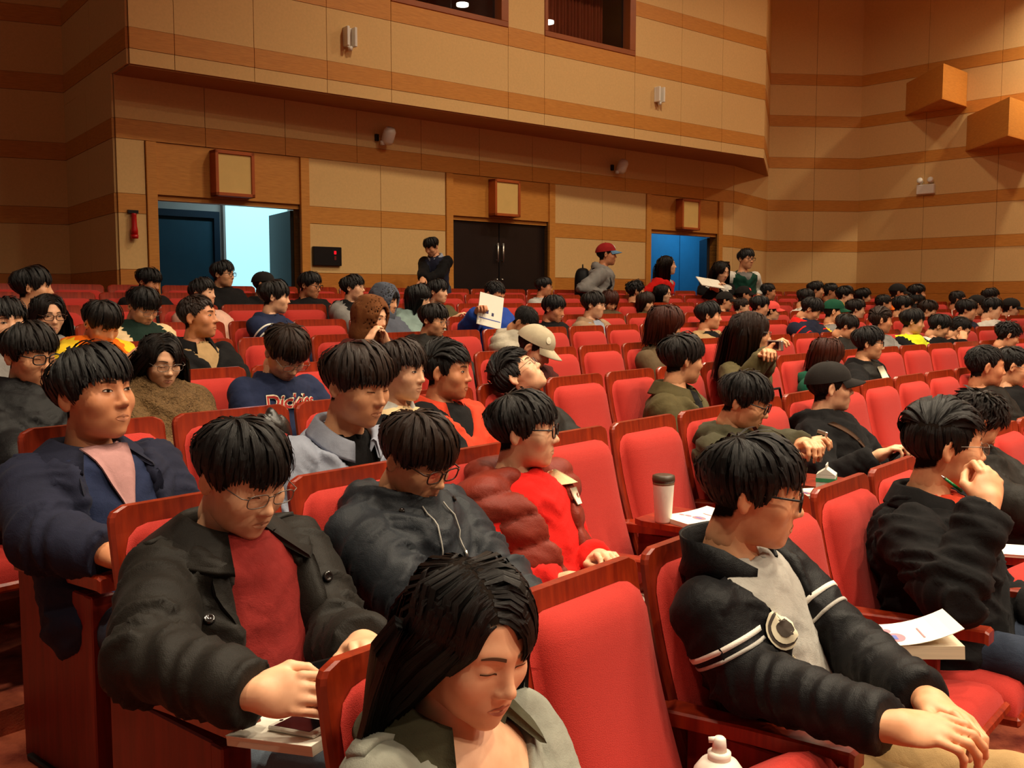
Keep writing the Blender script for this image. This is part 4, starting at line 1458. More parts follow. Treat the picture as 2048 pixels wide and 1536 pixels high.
    # ---- body: head, neck, chest and hands in one skin mesh
    V, F, Pn = head_proto(kind, hres, eyes)
    Rm = np.stack([r2, fwd, u2], 1)
    VV = [V * sc @ Rm.T + hc - base]; FF = list(F); PP = [Pn]; cnt = len(V)
    def bodyfn(P):
        d = torso(P, -0.014 if not inner == 'skin' else 0.002)
        d = smin(d, sd_cap(P, neckc, N + A * 0.0 + Fb * 0.0, 0.052 * sc if kind != 'f' else 0.046 * sc, 0.060 * sc if kind != 'f' else 0.052 * sc), 0.035)
        ar, al = arms(P, -0.018)
        d = smin(d, ar, 0.03); d = smin(d, al, 0.03)
        return d
    pts = np.stack([hip, N, SR, SLf, ER, EL, WR, WL, neckc])
    lo = pts.min(0) - 0.16; hi = pts.max(0) + 0.12
    v, f = surface_nets(bodyfn, lo, hi, (0.032 if inner != 'skin' else 0.012) if near >= 2 else (0.040 if near else 0.045))
    VV.append(v - base); FF += [tuple(int(i) + cnt for i in q) for q in f]; PP.append(np.zeros((len(v), 4))); cnt += len(v)
    # hands
    HANDM = {}
    for side, W_, E_, nm in ((1, WR, ER, 'R'), (-1, WL, EL, 'L')):
        hspec = (hands or {}).get(nm, {})
        fd = unit(W_ - E_)
        fd = unit(fd + np.array(hspec.get('dir', (0, 0, 0)))) if 'dir' not in hspec else unit(Rb * hspec['dir'][0] + Fb * hspec['dir'][1] + UPV * hspec['dir'][2])
        pn = UPV if 'up' not in hspec else unit(Rb * hspec['up'][0] + Fb * hspec['up'][1] + UPV * hspec['up'][2])
        zz = unit(pn - fd * (pn @ fd)); xx = np.cross(fd, zz)
        v, f, pnl = hand_proto(hspec.get('curl', curl), ({3: 0.0038, 2: 0.0052, 1: 0.0085, 0: 0.012}[near] if nm in (hands or {}) else max(0.0105, {3: 0.0, 2: 0.0, 1: 0.0115, 0: 0.013}[near])), hspec.get('thumb', 0.4))
        v = v.copy() * sc * (0.96 if kind == 'f' else 1.04)
        if side < 0:
            v[:, 0] *= -1
        HM_ = np.stack([xx, fd, zz], 1)
        HANDM[nm] = (HM_, W_)
        v = v @ HM_.T + W_ - base
        VV.append(v)
        FF += [tuple(int(i) + cnt for i in (q if side > 0 else q[::-1])) for q in f]
        PP.append(pnl); cnt += len(v)
    VV = np.concatenate(VV); PP = np.concatenate(PP)
    me = mesh_np('person', VV, FF, (skin or SK_B,))
    ca = me.color_attributes.new('paint', 'FLOAT_COLOR', 'POINT')
    ca.data.foreach_set('color', PP.astype(np.float32).ravel())
    root = add('person', me, None, tuple(base))
    tag(root, label, 'person', group)
    HM = Matrix([[r2[i] * sc, fwd[i] * sc, u2[i] * sc, (hc - base)[i]] for i in range(3)] + [[0, 0, 0, 1]])
    # ---- hair and headwear
    if hair:
        hn = {3: 2, 2: 2, 1: 1, 0: 0}[near]
        add('hair', hair_mesh(hair, hseed, hn, hcol or H_BLACK, wide, pitch), root, M=HM)
    if glass: glasses(root, HM, glass)
    if hat: cap(root, HM, *hat)
    if hood is not None: hood_up(root, HM, hood)
    # ---- clothes
    G = {}
    def garment(name, m, t, sleeves=True, open_=None, hoodb=None, quilt=0.0, foldk=1.0, hem=-0.13, neckr=0.062, cuff=0.0, sleeve_m=None, r=res):
        def fn(P):
            d = torso(P, t)
            if open_ is not None:
                q = to_t(P); z = q[:, 2] / L
                w = np.interp(z, open_[0], open_[1])
                cut = np.minimum(w - np.abs(q[:, 0] - np.interp(z, open_[0], open_[2]) if len(open_) > 2 else w - np.abs(q[:, 0])), q[:, 1] + 0.0)
                d = smax(d, cut, 0.006)
            if sleeves:
                ar, al = arms(P, t * 0.9)
                ar = np.where(np.linalg.norm(P - WR, axis=1) < 0.11, np.maximum(ar, (P - WR) @ unit(WR - ER) + 0.004), ar)
                al = np.where(np.linalg.norm(P - WL, axis=1) < 0.11, np.maximum(al, (P - WL) @ unit(WL - EL) + 0.004), al)
                d = smin(d, ar, 0.02); d = smin(d, al, 0.02)
            elif name == 'vest':
                d = smin(d, np.minimum(np.linalg.norm(P - SR, axis=1), np.linalg.norm(P - SLf, axis=1)) - (0.060 * wsc + t), 0.03)
            if hoodb is not None:
                hr = hoodb
                ang = np.linspace(-2.25, 2.25, 9)
                cs = [N + A * (0.012 + 0.02 * math.cos(a)) + Rt * (0.088 * math.sin(a)) - Ft * (0.082 * math.cos(a) + 0.012) for a in ang]
                hd_ = None
                for a0, a1, g0 in zip(cs[:-1], cs[1:], ang):
                    kk = hr * (0.65 + 0.45 * math.cos(g0 * 0.6))
                    c_ = sd_cap(P, a0, a1, kk, kk)
                    hd_ = c_ if hd_ is None else np.minimum(hd_, c_)
                d = smin(d, hd_, 0.03)
            # hole for the neck
            d = smax(d, -sd_cap(P, N - A * 0.03, neckc + (neckc - N) * 0.6, neckr * sc, neckr * sc * 1.05), 0.008)
            q2 = to_t(P)
            return np.maximum(d, hem * L - q2[:, 2])
        pts = [hip, N, SR, SLf] + ([ER, EL, WR, WL] if sleeves else [])
        pts = np.stack(pts)
        ex = 0.20 + t
        lo = pts.min(0) - ex; hi = pts.max(0) + np.array([ex, ex, 0.10 + (hoodb or 0) + t])
        lo[2] = max(lo[2], min(hip[2], WR[2], WL[2]) - 0.17)
        V, F = surface_nets(fn, lo, hi, r)
        Nn = vnormals(V, F)
        q = to_t(V)
        ar, al = arms(V, t)
        ta = torso(V, t)
        isarm = np.minimum(ar, al) < ta
        amp = 0.013 * foldk
        seed = (abs(hash(label)) % 97) if False else (len(label) * 7 + int(px)) % 97
        # torso folds
        pt = np.stack([q[:, 0] * 7 + q[:, 2] * 5, q[:, 1] * 7, q[:, 2] * 13 - np.abs(q[:, 0]) * 9], 1) + seed
        disp = (ridge(pt) ** 2 - 0.35) * amp * 1.3 + (ridge(pt * 2.1 + 7) ** 2 - 0.35) * amp * 0.6
        if sleeves:
            for (S_, E_, W_) in ((SR, ER, WR), (SLf, EL, WL)):
                dU = np.linalg.norm(V - E_, axis=1)
                ax = unit(W_ - S_)
                al_ = (V - S_) @ unit(E_ - S_); bl = (V - E_) @ unit(W_ - E_)
                onf = np.linalg.norm(V - E_, axis=1) * 0 + (bl > 0)
                co = np.where(bl > 0, bl + lu, al_)
                msk = isarm & (np.linalg.norm(V - (S_ + E_) / 2, axis=1) < 0.24) | isarm & (np.linalg.norm(V - (W_ + E_) / 2, axis=1) < 0.22)
                pa = np.stack([co * 26 + (V[:, 2] - E_[2]) * 9, (V - E_) @ Fb * 6 + 3, (V - E_) @ Rb * 6], 1) + seed * 1.7
                da = (ridge(pa) ** 2 - 0.35) * amp * 1.35 * (0.75 + 0.9 * np.exp(-(dU / 0.10) ** 2)) + (ridge(pa * 1.9) - 0.5) * amp * 0.4
                disp = np.where(msk, da, disp)
        if quilt > 0:
            ph = (q[:, 2] / quilt) % 1.0
            puff = np.sqrt(np.clip(np.sin(ph * math.pi), 0, 1))
            if isarm.any() and sleeves:
                co = np.where(((V - ER) @ unit(WR - ER)) > 0, (V - ER) @ unit(WR - ER), (V - SR) @ unit(ER - SR))
            disp = disp * 0.55 + (puff - 0.7) * 0.020
        # keep cuff and neck edges calm
        V = V + Nn * disp[:, None]
        mi = None
        mats_ = [m]
        if sleeve_m is not None:
            mats_.append(sleeve_m)
            fi = isarm[F].sum(1) >= 3
            mi = fi.astype(int)
        o = add(name, mesh_np(name, V - base, F.tolist(), mats_, True, mi), root)
        G[name] = (V, F)
        return o
    nm_top = 'jacket' if (inner is not None or opening is not None or bunch) else 'sweater'
    if vest is not None:
        garment('hoodie', top, thick, True, foldk=fold)
        go = garment('vest', vest, thick + 0.022, False, opening, bunch, quilt, fold * 0.7, hem=-0.10)
        nm_top = 'vest'
    else:
        garment(nm_top, top, thick, True, opening, bunch, quilt, fold, sleeve_m=sleeve)
    if inner is not None and inner != 'skin':
        it = thick * 0.35 if vest is None else thick
        if vest is None:
            garment('shirt', inner, it, False, None, None, 0, fold * 0.6, hem=-0.12, neckr=0.060, r=max(res, 0.015))
    # ---- collar
    if collar:
        cm = col_m or top
        kindc, hgt, flare, gap = collar
        nseg = 34
        ang = np.linspace(gap, 2 * math.pi - gap, nseg)
        ax = unit(neckc - N) * 0.55 + A * 0.45; ax = unit(ax)
        cr_ = unit(Rt - ax * (Rt @ ax)); cf_ = np.cross(ax, cr_)
        if cf_ @ Ft < 0: cf_ = -cf_
        r0 = 0.074 * sc
        if kindc == 'stand':
            prof = [(r0 + 0.022, -0.030), (r0 + 0.012, 0.0), (r0 + flare, hgt), (r0 + flare + 0.007, hgt + 0.003), (r0 + 0.026, 0.0), (r0 + 0.038, -0.030)]
        else:   # folded collar
            prof = [(r0 + 0.006, -0.02), (r0 + 0.002, hgt * 0.75), (r0 + 0.010, hgt), (r0 + 0.020, hgt * 0.9), (r0 + flare, -0.012), (r0 + flare + 0.004, -0.020), (r0 + flare - 0.006, -0.018), (r0 + 0.016, hgt * 0.55)]
        V = []; F = []
        k = len(prof)
        for a in ang:
            fr = math.cos(a)                   # 1 at the throat
            e = 1 + (0.25 if kindc != 'stand' else 0.12) * max(0, fr)
            for (r_, z_) in prof:
                drop = -0.040 * max(0, fr) ** 1.0
                if kindc == 'stand' and z_ > 0: z_ = z_ * min(1.0, 0.45 + (min(a, 2 * math.pi - a) - gap) * 0.9)
                V.append(N - base + cr_ * (math.sin(a) * r_ * 1.02) + cf_ * (math.cos(a) * r_ * e + 0.004) + ax * (z_ * sc + drop + 0.012))
        for i in range(nseg - 1):
            for j in range(k):
                F.append((i * k + j, i * k + (j + 1) % k, (i + 1) * k + (j + 1) % k, (i + 1) * k + j))
        F.append(tuple(range(k))); F.append(tuple(reversed(range((nseg - 1) * k, nseg * k))))
        add('collar', mesh_np('collar', V, F, (cm,)), root)
    # ---- legs
    if pants is not None and build_legs:
        if stand is None:
            kR = hip + Rb * 0.12 + Fb * 0.44 + UPV * 0.03; kL = hip - Rb * 0.12 + Fb * 0.44 + UPV * 0.03
            aR = kR + Fb * 0.04; aL = kL + Fb * 0.04
            aR[2] = floor + 0.06; aL[2] = floor + 0.06
        else:
            kR = hip + Rb * 0.10 + Fb * 0.02 - UPV * 0.44; kL = hip - Rb * 0.10 + Fb * 0.02 - UPV * 0.44
            aR = kR.copy(); aL = kL.copy(); aR[2] = floor + 0.06; aL[2] = floor + 0.06
        def fn(P):
            d = None
            for sgn, k_, a_ in ((1, kR, aR), (-1, kL, aL)):
                hj = hip + Rb * 0.085 * sgn
                e = smin(sd_cap(P, hj, k_, 0.092, 0.068), sd_cap(P, k_, a_, 0.066, 0.050), 0.03)
                d = e if d is None else smin(d, e, 0.03)
            return smin(d, np.linalg.norm((P - hip) / np.array([1.5, 1.4, 1.0]), axis=1) - 0.105, 0.04)
        pts = np.stack([hip, kR, kL, aR, aL]); lo = pts.min(0) - 0.19; hi = pts.max(0) + 0.19
        lo[2] = floor + 0.02
        V, F = surface_nets(fn, lo, hi, {3: 0.018, 2: 0.030, 1: 0.045, 0: 0.055}[near])
        if near >= 2:
            V = V + vnormals(V, F) * ((ridge((V - base) * np.array([9, 9, 16])) - 0.5) * 0.012)[:, None]
        add('trousers', mesh_np('trousers', V - base, F.tolist(), (pants,)), root)
        if near >= 2:
            for a_ in (aR, aL):
                def sf(P):
                    d = sd_cap(P, a_ + UPV * -0.02, a_ + Fb * 0.15 - UPV * 0.022, 0.042, 0.036)
                    return np.maximum(d, floor + 0.004 - P[:, 2])
                v, f = surface_nets(sf, a_ - 0.2, a_ + np.array([0.25, 0.25, 0.08]), 0.014)
                add('shoe', mesh_np('shoe', v - base, f.tolist(), (M_SHOE,)), root)
    info = dict(root=root, base=base, hip=hip, N=N, A=A, Rt=Rt, Ft=Ft, Rb=Rb, Fb=Fb, L=L, hc=hc, sc=sc, sc_raw=sc_raw, WR=WR, WL=WL, ER=ER, EL=EL, SR=SR, SL=SLf, HM=HM, G=G, hands=HANDM,
                TM=TM, s=s, row=row, short=short, fwd=fwd, u2=u2, r2=r2, H=H, thick=thick, kR=None)
    PEOPLE.append(info)
    return info

M_SHOE = mat('shoe_leather', (24, 20, 18), 0.5, var=0.1)

# ------------------------------------------------------------------ details laid on a garment (torso frame: x to the wearer's right, z 0 hip .. 1 neck)
def surf(I, gname):
    if 'bvh' not in I: I['bvh'] = {}
    if gname not in I['bvh']:
        V, F = I['G'][gname]
        I['bvh'][gname] = BVHTree.FromPolygons([tuple(v) for v in V], [tuple(int(k) for k in f) for f in F])
    return I['bvh'][gname]
def front_pt(I, g, x, z, out=0.003, dirv=None, org=None, reach=None):
    if reach is None: reach = I.get('reach', 0.23)
    b = surf(I, g)
    o = I['hip'] + I['Rt'] * x + I['A'] * (z * I['L']) if org is None else org
    d = I['Ft'] if dirv is None else dirv
    h = b.ray_cast(Vector(o + d * reach), Vector(-d), reach + 0.02)
    if h[0] is None: return o + d * 0.12, d
    return np.array(h[0]) + np.array(h[1]) * out, np.array(h[1])
def tame(I, V, side=None):
    """pull stray hits back to the common depth of the patch"""
    V = np.array(V); d = I['Ft'] if side is None else side
    q = V @ d; k = np.linspace(0, 1, len(q))
    m = np.median(q)
    return V + (np.clip(q, m - 0.022, m + 0.022) - q)[:, None] * d
def strip(I, g, name, poly, m, thick=0.006, nu=10, out=0.004, parent=None, side=None):
    """a piece of cloth lying on the garment: poly = ((x,z) left edge list, (x,z) right edge list)"""
    le, ri = poly
    V = []; F = []
    n = len(le)
    for j in range(n):
        for i in range(nu + 1):
            k = i / nu
            x = le[j][0] * (1 - k) + ri[j][0] * k; z = le[j][1] * (1 - k) + ri[j][1] * k
            p, nn = front_pt(I, g, x, z, out, side)
            V.append(p - I['base'])
    # smooth a little
    V = np.array(V).reshape(n, nu + 1, 3)
    for _ in range(2):
        if n > 2: V[1:-1] = 0.5 * V[1:-1] + 0.25 * (V[:-2] + V[2:])
    V = V.reshape(-1, 3)
    d = (I['Ft'] if side is None else side) * thick
    n1 = len(V)
    V = np.concatenate([V + d, V - d * 0.5])
    W = nu + 1
    for j in range(n - 1):
        for i in range(nu):
            a = j * W + i
            F.append((a, a + 1, a + W + 1, a + W)); F.append((n1 + a, n1 + a + W, n1 + a + W + 1, n1 + a + 1))
    ring = [i for i in range(W)] + [j * W + nu for j in range(1, n)] + [(n - 1) * W + i for i in range(nu - 1, -1, -1)] + [j * W for j in range(n - 2, 0, -1)]
    for k in range(len(ring)):
        a, b = ring[k], ring[(k + 1) % len(ring)]
        F.append((a, b, n1 + b, n1 + a))
    return add(name, mesh_np(name, V, F, (m,)), parent or I['root'])
def button(I, g, x, z, m, r=0.011, side=None):
    p, nn = front_pt(I, g, x, z, 0.004, side)
    q = Vector(nn).to_track_quat('Z', 'Y').to_matrix().to_4x4()
    mb = MB().lathe([(0, -0.004), (r, -0.004), (r, 0.003), (r * 0.8, 0.005), (r * 0.6, 0.003), (0, 0.003)], 12)
    return mb.build('button', m, I['root'], True, M=Matrix.Translation(Vector(p - I['base'])) @ q)
def disc(I, g, name, x, z, rx, rz, m, out=0.006, parent=None, side=None):
    n = 20
    V = []; F = []
    for rr in (1.0, 0.5):
        for i in range(n):
            t = 2 * math.pi * i / n
            p, nn = front_pt(I, g, x + rx * rr * math.cos(t), z + rz * rr * math.sin(t) / I['L'], out, side)
            V.append(p - I['base'])
    p, nn = front_pt(I, g, x, z, out, side); V.append(p - I['base'])
    V = tame(I, V, side)
    for i in range(n):
        F.append((i, (i + 1) % n, n + (i + 1) % n, n + i)); F.append((n + i, n + (i + 1) % n, 2 * n))
    return add(name, mesh_np(name, V, F, (m,)), parent or I['root'])
def text_mesh(txt, size, m, extr=0.0008, bold=0.0, shear=0.0):
    c = bpy.data.curves.new('lettering', 'FONT'); c.body = txt; c.size = size; c.align_x = 'CENTER'; c.align_y = 'CENTER'
    c.extrude = extr; c.offset = bold; c.shear = shear
    o = bpy.data.objects.new('lettering_tmp', c); COL.objects.link(o)
    bpy.context.view_layer.update()
    dg = bpy.context.evaluated_depsgraph_get()
    me = bpy.data.meshes.new_from_object(o.evaluated_get(dg))
    bpy.data.objects.remove(o); 
    me.materials.clear(); me.materials.append(m)
    me.name = 'lettering'
    return me
def lettering(I, g, txt, x, z, size, m, parent=None, name='lettering', shear=0.0, bold=0.0, out=0.005):
    """letters wrapped onto the garment front"""
    me = text_mesh(txt, size, m, 0.0006, bold, shear)
    V = np.zeros(len(me.vertices) * 3); me.vertices.foreach_get('co', V); V = V.reshape(-1, 3)
    W = []
    for v in V:
        p, nn = front_pt(I, g, x - v[0] * 1.0, z + v[1] / I['L'], out + v[2])
        W.append(p - I['base'])
    me.vertices.foreach_set('co', np.array(W).ravel()); me.update()
    return add(name, me, parent or I['root'])
def ring_on(I, name, a, b, t, g, m, w=0.012, parent=None):
    """cloth band around a sleeve at fraction t from a to b, fitted to the garment"""
    bv = surf(I, g); ax = unit(b - a); n = 28
    x_ = unit(np.cross(ax, UPV)); y_ = np.cross(ax, x_)
    R_ = np.zeros((2, n))
    for j, dz in enumerate((-w / 2, w / 2)):
        c = a + (b - a) * t + ax * dz
        for i in range(n):
            th = 2 * math.pi * i / n
            dr = x_ * math.cos(th) + y_ * math.sin(th)
            h = bv.ray_cast(Vector(c + dr * 0.14), Vector(-dr), 0.14)
            R_[j, i] = np.linalg.norm(np.array(h[0]) - c) if h[0] is not None else 0.07
    R_ = np.minimum(R_, np.median(R_) * 1.18)
    V = []; F = []
    for (j, dz, o_) in ((0, -w / 2, -0.004), (0, -w / 2, 0.0035), (1, w / 2, 0.0035), (1, w / 2, -0.004)):
        c = a + (b - a) * t + ax * dz - I['base']
        for i in range(n):
            th = 2 * math.pi * i / n
            V.append(c + (x_ * math.cos(th) + y_ * math.sin(th)) * (R_[j, i] + o_))
    for j in range(4):
        for i in range(n):
            F.append((j * n + i, j * n + (i + 1) % n, ((j + 1) % 4) * n + (i + 1) % n, ((j + 1) % 4) * n + i))
    return add(name, mesh_np(name, V, F, (m,)), parent or I['root'])
# ================================================================== the audience
BLK = cloth('black_cotton', (15, 13, 14)); BLK2 = cloth('black_nylon', (15, 14, 16), 0.5); BLK3 = cloth('charcoal_twill', (29, 25, 21), 0.6)
NAVY = cloth('navy_wool', (32, 34, 52)); NAVY2 = cloth('navy_jersey', (34, 42, 70)); SLATE = cloth('slate_nylon', (40, 43, 48), 0.5)
MAROON = cloth('maroon_knit', (128, 34, 30)); RED = cloth('red_fleece', (214, 28, 22)); BROWNV = cloth('brick_down_nylon', (124, 44, 30), 0.5)
ORANGE = cloth('orange_red_jacket', (206, 66, 40)); ORANGE2 = cloth('bright_orange', (240, 110, 16)); YELLOW = cloth('yellow_trim', (236, 196, 40))
CREAM = cloth('cream_lining', (226, 196, 150)); GREY = cloth('heather_grey', (128, 124, 120)); LGREY = cloth('light_grey_jersey', (176, 172, 164))
SHIRT = cloth('blue_grey_oxford', (150, 156, 172)); OLIVE = cloth('olive_cotton', (84, 74, 46)); OLIVE2 = cloth('olive_drab', (70, 66, 48)); DENIM = cloth('washed_denim', (140, 140, 128))
KHAKI = cloth('khaki_chino', (168, 136, 92)); JEANS = cloth('blue_jeans', (110, 124, 138)); DJEANS = cloth('dark_jeans', (46, 54, 70)); SILVER = cloth('silver_down_nylon', (176, 166, 146), 0.4)
TAN = cloth('tan_jacket', (170, 138, 96)); PINK = cloth('dusty_pink_shirt', (176, 130, 128)); BLUE = cloth('royal_blue_jacket', (34, 66, 150)); WHITE = cloth('white_cotton', (226, 220, 208))
GREEN = cloth('bottle_green', (20, 84, 62)); TEALH = cloth('pale_teal_hood', (128, 148, 142)); BROWNH = cloth('brown_headscarf', (112, 66, 34)); GREYH = cloth('blue_grey_hood', (84, 88, 100))
LIME = cloth('lime_trim', (214, 222, 40)); FUR = cloth('brown_fur', (112, 84, 52), fold=0.8, fscale=60, bump=1.0, bscale=200); PLAID = cloth('beige_plaid', (158, 128, 100)); BROWNS = cloth('brown_sweater', (92, 74, 52))
SCARF = cloth('patterned_scarf', (70, 26, 22)); STRIPE_W = cloth('white_stripe', (232, 226, 214), fold=0.0); M_BTN = mat('dark_button', (30, 26, 24), 0.15, var=0, spec=0.8)
M_ZIP = mat('zip_metal', (110, 104, 96), 0.35, var=0, metal=0.8); M_BADGE = mat('badge_cream', (224, 214, 186), 0.7, var=0.05); M_BADGEINK = mat('badge_ink', (70, 60, 52), 0.8, var=0)
M_BADGERED = mat('badge_red', (170, 40, 34), 0.8, var=0); M_CAPB = cloth('black_cap_twill', (34, 30, 28), fold=0); M_CAPW = cloth('beige_cap_twill', (188, 174, 146), fold=0)
M_CAPR = cloth('red_cap_twill', (150, 30, 30), fold=0); M_CAPG = cloth('green_cap_twill', (22, 74, 52), fold=0); M_CAPP = cloth('coral_cap_twill', (236, 84, 76), fold=0); M_CAPBL = cloth('blue_brim_twill', (96, 130, 160), fold=0)
V_OPEN = ([-0.2, 0.2, 0.6, 1.05], [0.03, 0.055, 0.07, 0.075])
V_NECK = ([-0.2, 0.55, 0.62, 0.85, 1.05], [-0.05, -0.02, 0.0, 0.035, 0.075])
V_SHAL = ([-0.2, 0.76, 0.80, 0.92, 1.05], [-0.05, -0.02, 0.0, 0.03, 0.07])
ROW = lambda r: r - 1

# ---------------------------------------------------------------- nearest people
W1 = person('young woman in the front, long dark hair, washed denim jacket, looking down', 'the woman in a denim jacket', 0, 945, 1262, 335, 139, 16, near=3, kind='f', skin=SK_A, eyes='down',
            hair='longpart', hcol=H_BLACK, top=DENIM, thick=0.020, inner='skin', opening=([-0.2, 0.50, 0.60, 0.85, 1.05], [-0.05, -0.02, 0.0, 0.045, 0.085]), collar=('fold', 0.045, 0.07, 0.75), col_m=OLIVE2, pants=DJEANS, fo=0.26, sw=0.92)
V1 = person('young man in black varsity jacket with white sleeve stripes and round chest emblem', 'the man in the varsity jacket', 0, 1508, 968, 236, 104, 8, near=3, skin=SK_B, eyes='open',
            hair='short', hcol=H_BLACK, hseed=3, glass='black', top=BLK2, thick=0.026, inner=LGREY, opening=([-0.2, -0.05, 0.3, 0.7, 1.05], [0.06, 0.062, 0.056, 0.038, 0.070]), collar=('stand', 0.050, 0.024, 0.55),
            pants=KHAKI, fo=0.20, sw=0.93, lean=-0.07, er=('px', 1482, 1352, 0.26), elbL=1.3, wr=('px', 1775, 1452, 0.62), wl=('px', 1848, 1398, 0.62), hands={'R': dict(dir=(-0.30, 0.95, 0.10), up=(0.35, 0.1, 0.9), curl=0.5, thumb=0.8), 'L': dict(dir=(0.35, 0.92, -0.05), up=(-0.4, 0, 0.9), curl=0.55, thumb=0.3)}, fold=0.9)
C1 = person('man in glasses resting a green pen on his chin, black jacket', 'the man with the green pen', 0, 1890, 880, 172, 97, 2, near=3, kind='w', skin=SK_B, eyes='open',
            hair='side', hcol=H_BLACK, hseed=5, glass='thin', top=BLK, thick=0.030, inner=ORANGE, opening=V_SHAL, collar=('fold', 0.04, 0.045, 0.6), pants=DJEANS, fo=0.29,
            wr=('px', 1975, 1015, 0.50), hands={'R': dict(dir=(-0.55, -0.1, 0.85), up=(0.55, 0.75, 0.3), curl=0.95, thumb=0.8)}, fold=1.5, bulk=1.12)
CU = person('curly haired person bending forward at the right edge, black jacket', 'the curly haired person', 0, 1957, 838, 118, 88, 34, near=2, skin=SK_B, eyes='down',
            hair='curly', hcol=H_SOFT, hseed=2, top=BLK3, thick=0.03, collar=('fold', 0.04, 0.05, 0.5), inner=BLK, opening=V_SHAL, pants=JEANS, fo=0.08, wr=(0.06, 0.36, 0.16), wl=(-0.06, 0.36, 0.16))
B1 = person('man in black double-breasted coat and maroon sweater looking down at his phone', 'the man in the black coat', 1, 487, 940, 240, 127, 22, near=3, kind='w', skin=SK_A, eyes='down',
            hair='short', hcol=H_BLACK, hseed=1, glass='thin', top=BLK3, thick=0.028, inner=MAROON, opening=([-0.2, 0.1, 0.55, 0.8, 1.05], [0.05, 0.055, 0.05, 0.045, 0.07]), collar=('fold', 0.050, 0.105, 0.55),
            pants=JEANS, fo=0.23, wr=('px', 505, 1388, 0.60), wl=('px', 722, 1290, 0.62), hands={'R': dict(dir=(-0.45, 0.85, 0.1), up=(0.75, 0.35, 0.55), curl=0.42, thumb=0.35), 'L': dict(curl=0.8)}, fold=1.2, bulk=1.03, er=('px', 302, 1322, 0.36))
K1 = person('man in dark slate hooded parka with drawstrings, brown fringe and glasses, looking down', 'the man in the slate parka', 1, 838, 905, 195, 127, 24, near=3, skin=SK_B, eyes='down',
            hair='bowl', hcol=H_BROWN, hseed=4, glass='brown', top=SLATE, thick=0.034, bunch=0.048, pants=DJEANS, fo=0.24, fold=1.4, bulk=1.08)
R1 = person('man in brick-red quilted vest over a bright red hoodie, black-rimmed glasses', 'the man in the quilted vest', 1, 1048, 850, 168, 101, 0, near=3, skin=SK_A, eyes='open',
            hair='short', hcol=H_SOFT, hseed=6, glass='black', top=RED, thick=0.022, vest=BROWNV, quilt=0.085, opening=([-0.2, -0.05, 0.4, 0.75, 1.05], [0.008, 0.012, 0.026, 0.040, 0.075]), bunch=0.050, collar=('stand', 0.03, 0.012, 0.4), pants=DJEANS, fo=0.20,
            wr=('px', 1125, 1165, 0.50), wl=('px', 1195, 1118, 0.44), hands={'L': dict(curl=0.6)})
N1 = person('man in navy coat over pink shirt and dark V-neck sweater gazing upward', 'the man in the navy coat', 2, 185, 775, 192, 114, -6, near=3, kind='w', skin=SK_C, eyes='open',
            hair='short', hcol=H_BLACK, hseed=2, top=NAVY, thick=0.030, inner=NAVY2, opening=([-0.2, 0.1, 0.55, 0.8, 1.05], [0.05, 0.06, 0.055, 0.05, 0.08]), collar=('fold', 0.045, 0.095, 0.6), pants=DJEANS, fo=0.16, er=('px', 92, 1078, 0.32), wr=('px', 212, 1108, 0.50), fold=1.2, bulk=1.05)
G1 = person('man in pale grey-blue shirt leaning forward with dark brown hair', 'the man in the grey-blue shirt', 2, 716, 758, 178, 124, 12, near=3, kind='w', skin=SK_B, eyes='down',
            hair='bowl', hcol=H_BROWN, hseed=8, top=SHIRT, thick=0.014, inner=BLK, opening=V_NECK, collar=('fold', 0.034, 0.038, 0.45), pants=DJEANS, fo=0.52, wr=(0.16, 0.36, 0.2), wl=(-0.1, 0.4, 0.2), fold=1.1)
T1 = person('young man in black jacket with beige turtleneck beside the grey shirt', 'the man in the beige turtleneck', 2, 802, 733, 132, 116, 4, near=2, kind='s', skin=SK_A, eyes='open',
            hair='short', hcol=H_BROWN, hseed=9, top=BLK, thick=0.024, inner=CREAM, opening=V_NECK, collar=('stand', 0.05, 0.0, 0.02), col_m=LGREY, pants=DJEANS, fo=0.22)
O1 = person('man in orange-red jacket with white toggle trim, thick black hair', 'the man in the orange-red jacket', 2, 893, 735, 126, 106, 2, near=2, skin=SK_C, eyes='open',
            hair='side', hcol=H_BLACK, hseed=7, top=ORANGE, thick=0.024, inner=BLK, opening=V_NECK, collar=('fold', 0.05, 0.05, 0.5), pants=DJEANS, fo=0.16, bulk=1.05)
Z1 = person('man asleep with his head tipped back, glasses on his face', 'the sleeping man', 2, 1030, 745, 118, 100, -42, near=2, skin=SK_A, eyes='down', hair='side', hcol=H_BLACK, hseed=3, glass='thin', top=BLK3, thick=0.02, pants=DJEANS, fo=0.10)
J1 = person('man in olive jacket turned away towards the back, thick dark hair', 'the man in the olive jacket', 2, 1365, 712, 108, 72, 4, near=2, skin=SK_B, hair='bowl', hcol=H_SOFT, hseed=11, top=OLIVE, thick=0.026, inner=BLK, opening=V_NECK,
            collar=('fold', 0.045, 0.05, 0.5), pants=DJEANS, fo=0.30, ba=118, bulk=1.04)
Q1 = person('man in olive hooded jacket and glasses using a phone', 'the man in the olive hood', 1, 1492, 795, 124, 116, 18, near=2, skin=SK_B, eyes='down', hair='short', hcol=H_BLACK, hseed=12, glass='black', top=OLIVE2, thick=0.028, bunch=0.04, pants=DJEANS, fo=0.22,
            wr=('px', 1590, 915, 0.52), wl=('px', 1606, 890, 0.56), hands={'R': dict(curl=0.75, thumb=0.9), 'L': dict(curl=0.75, thumb=0.9)}, fold=1.3)
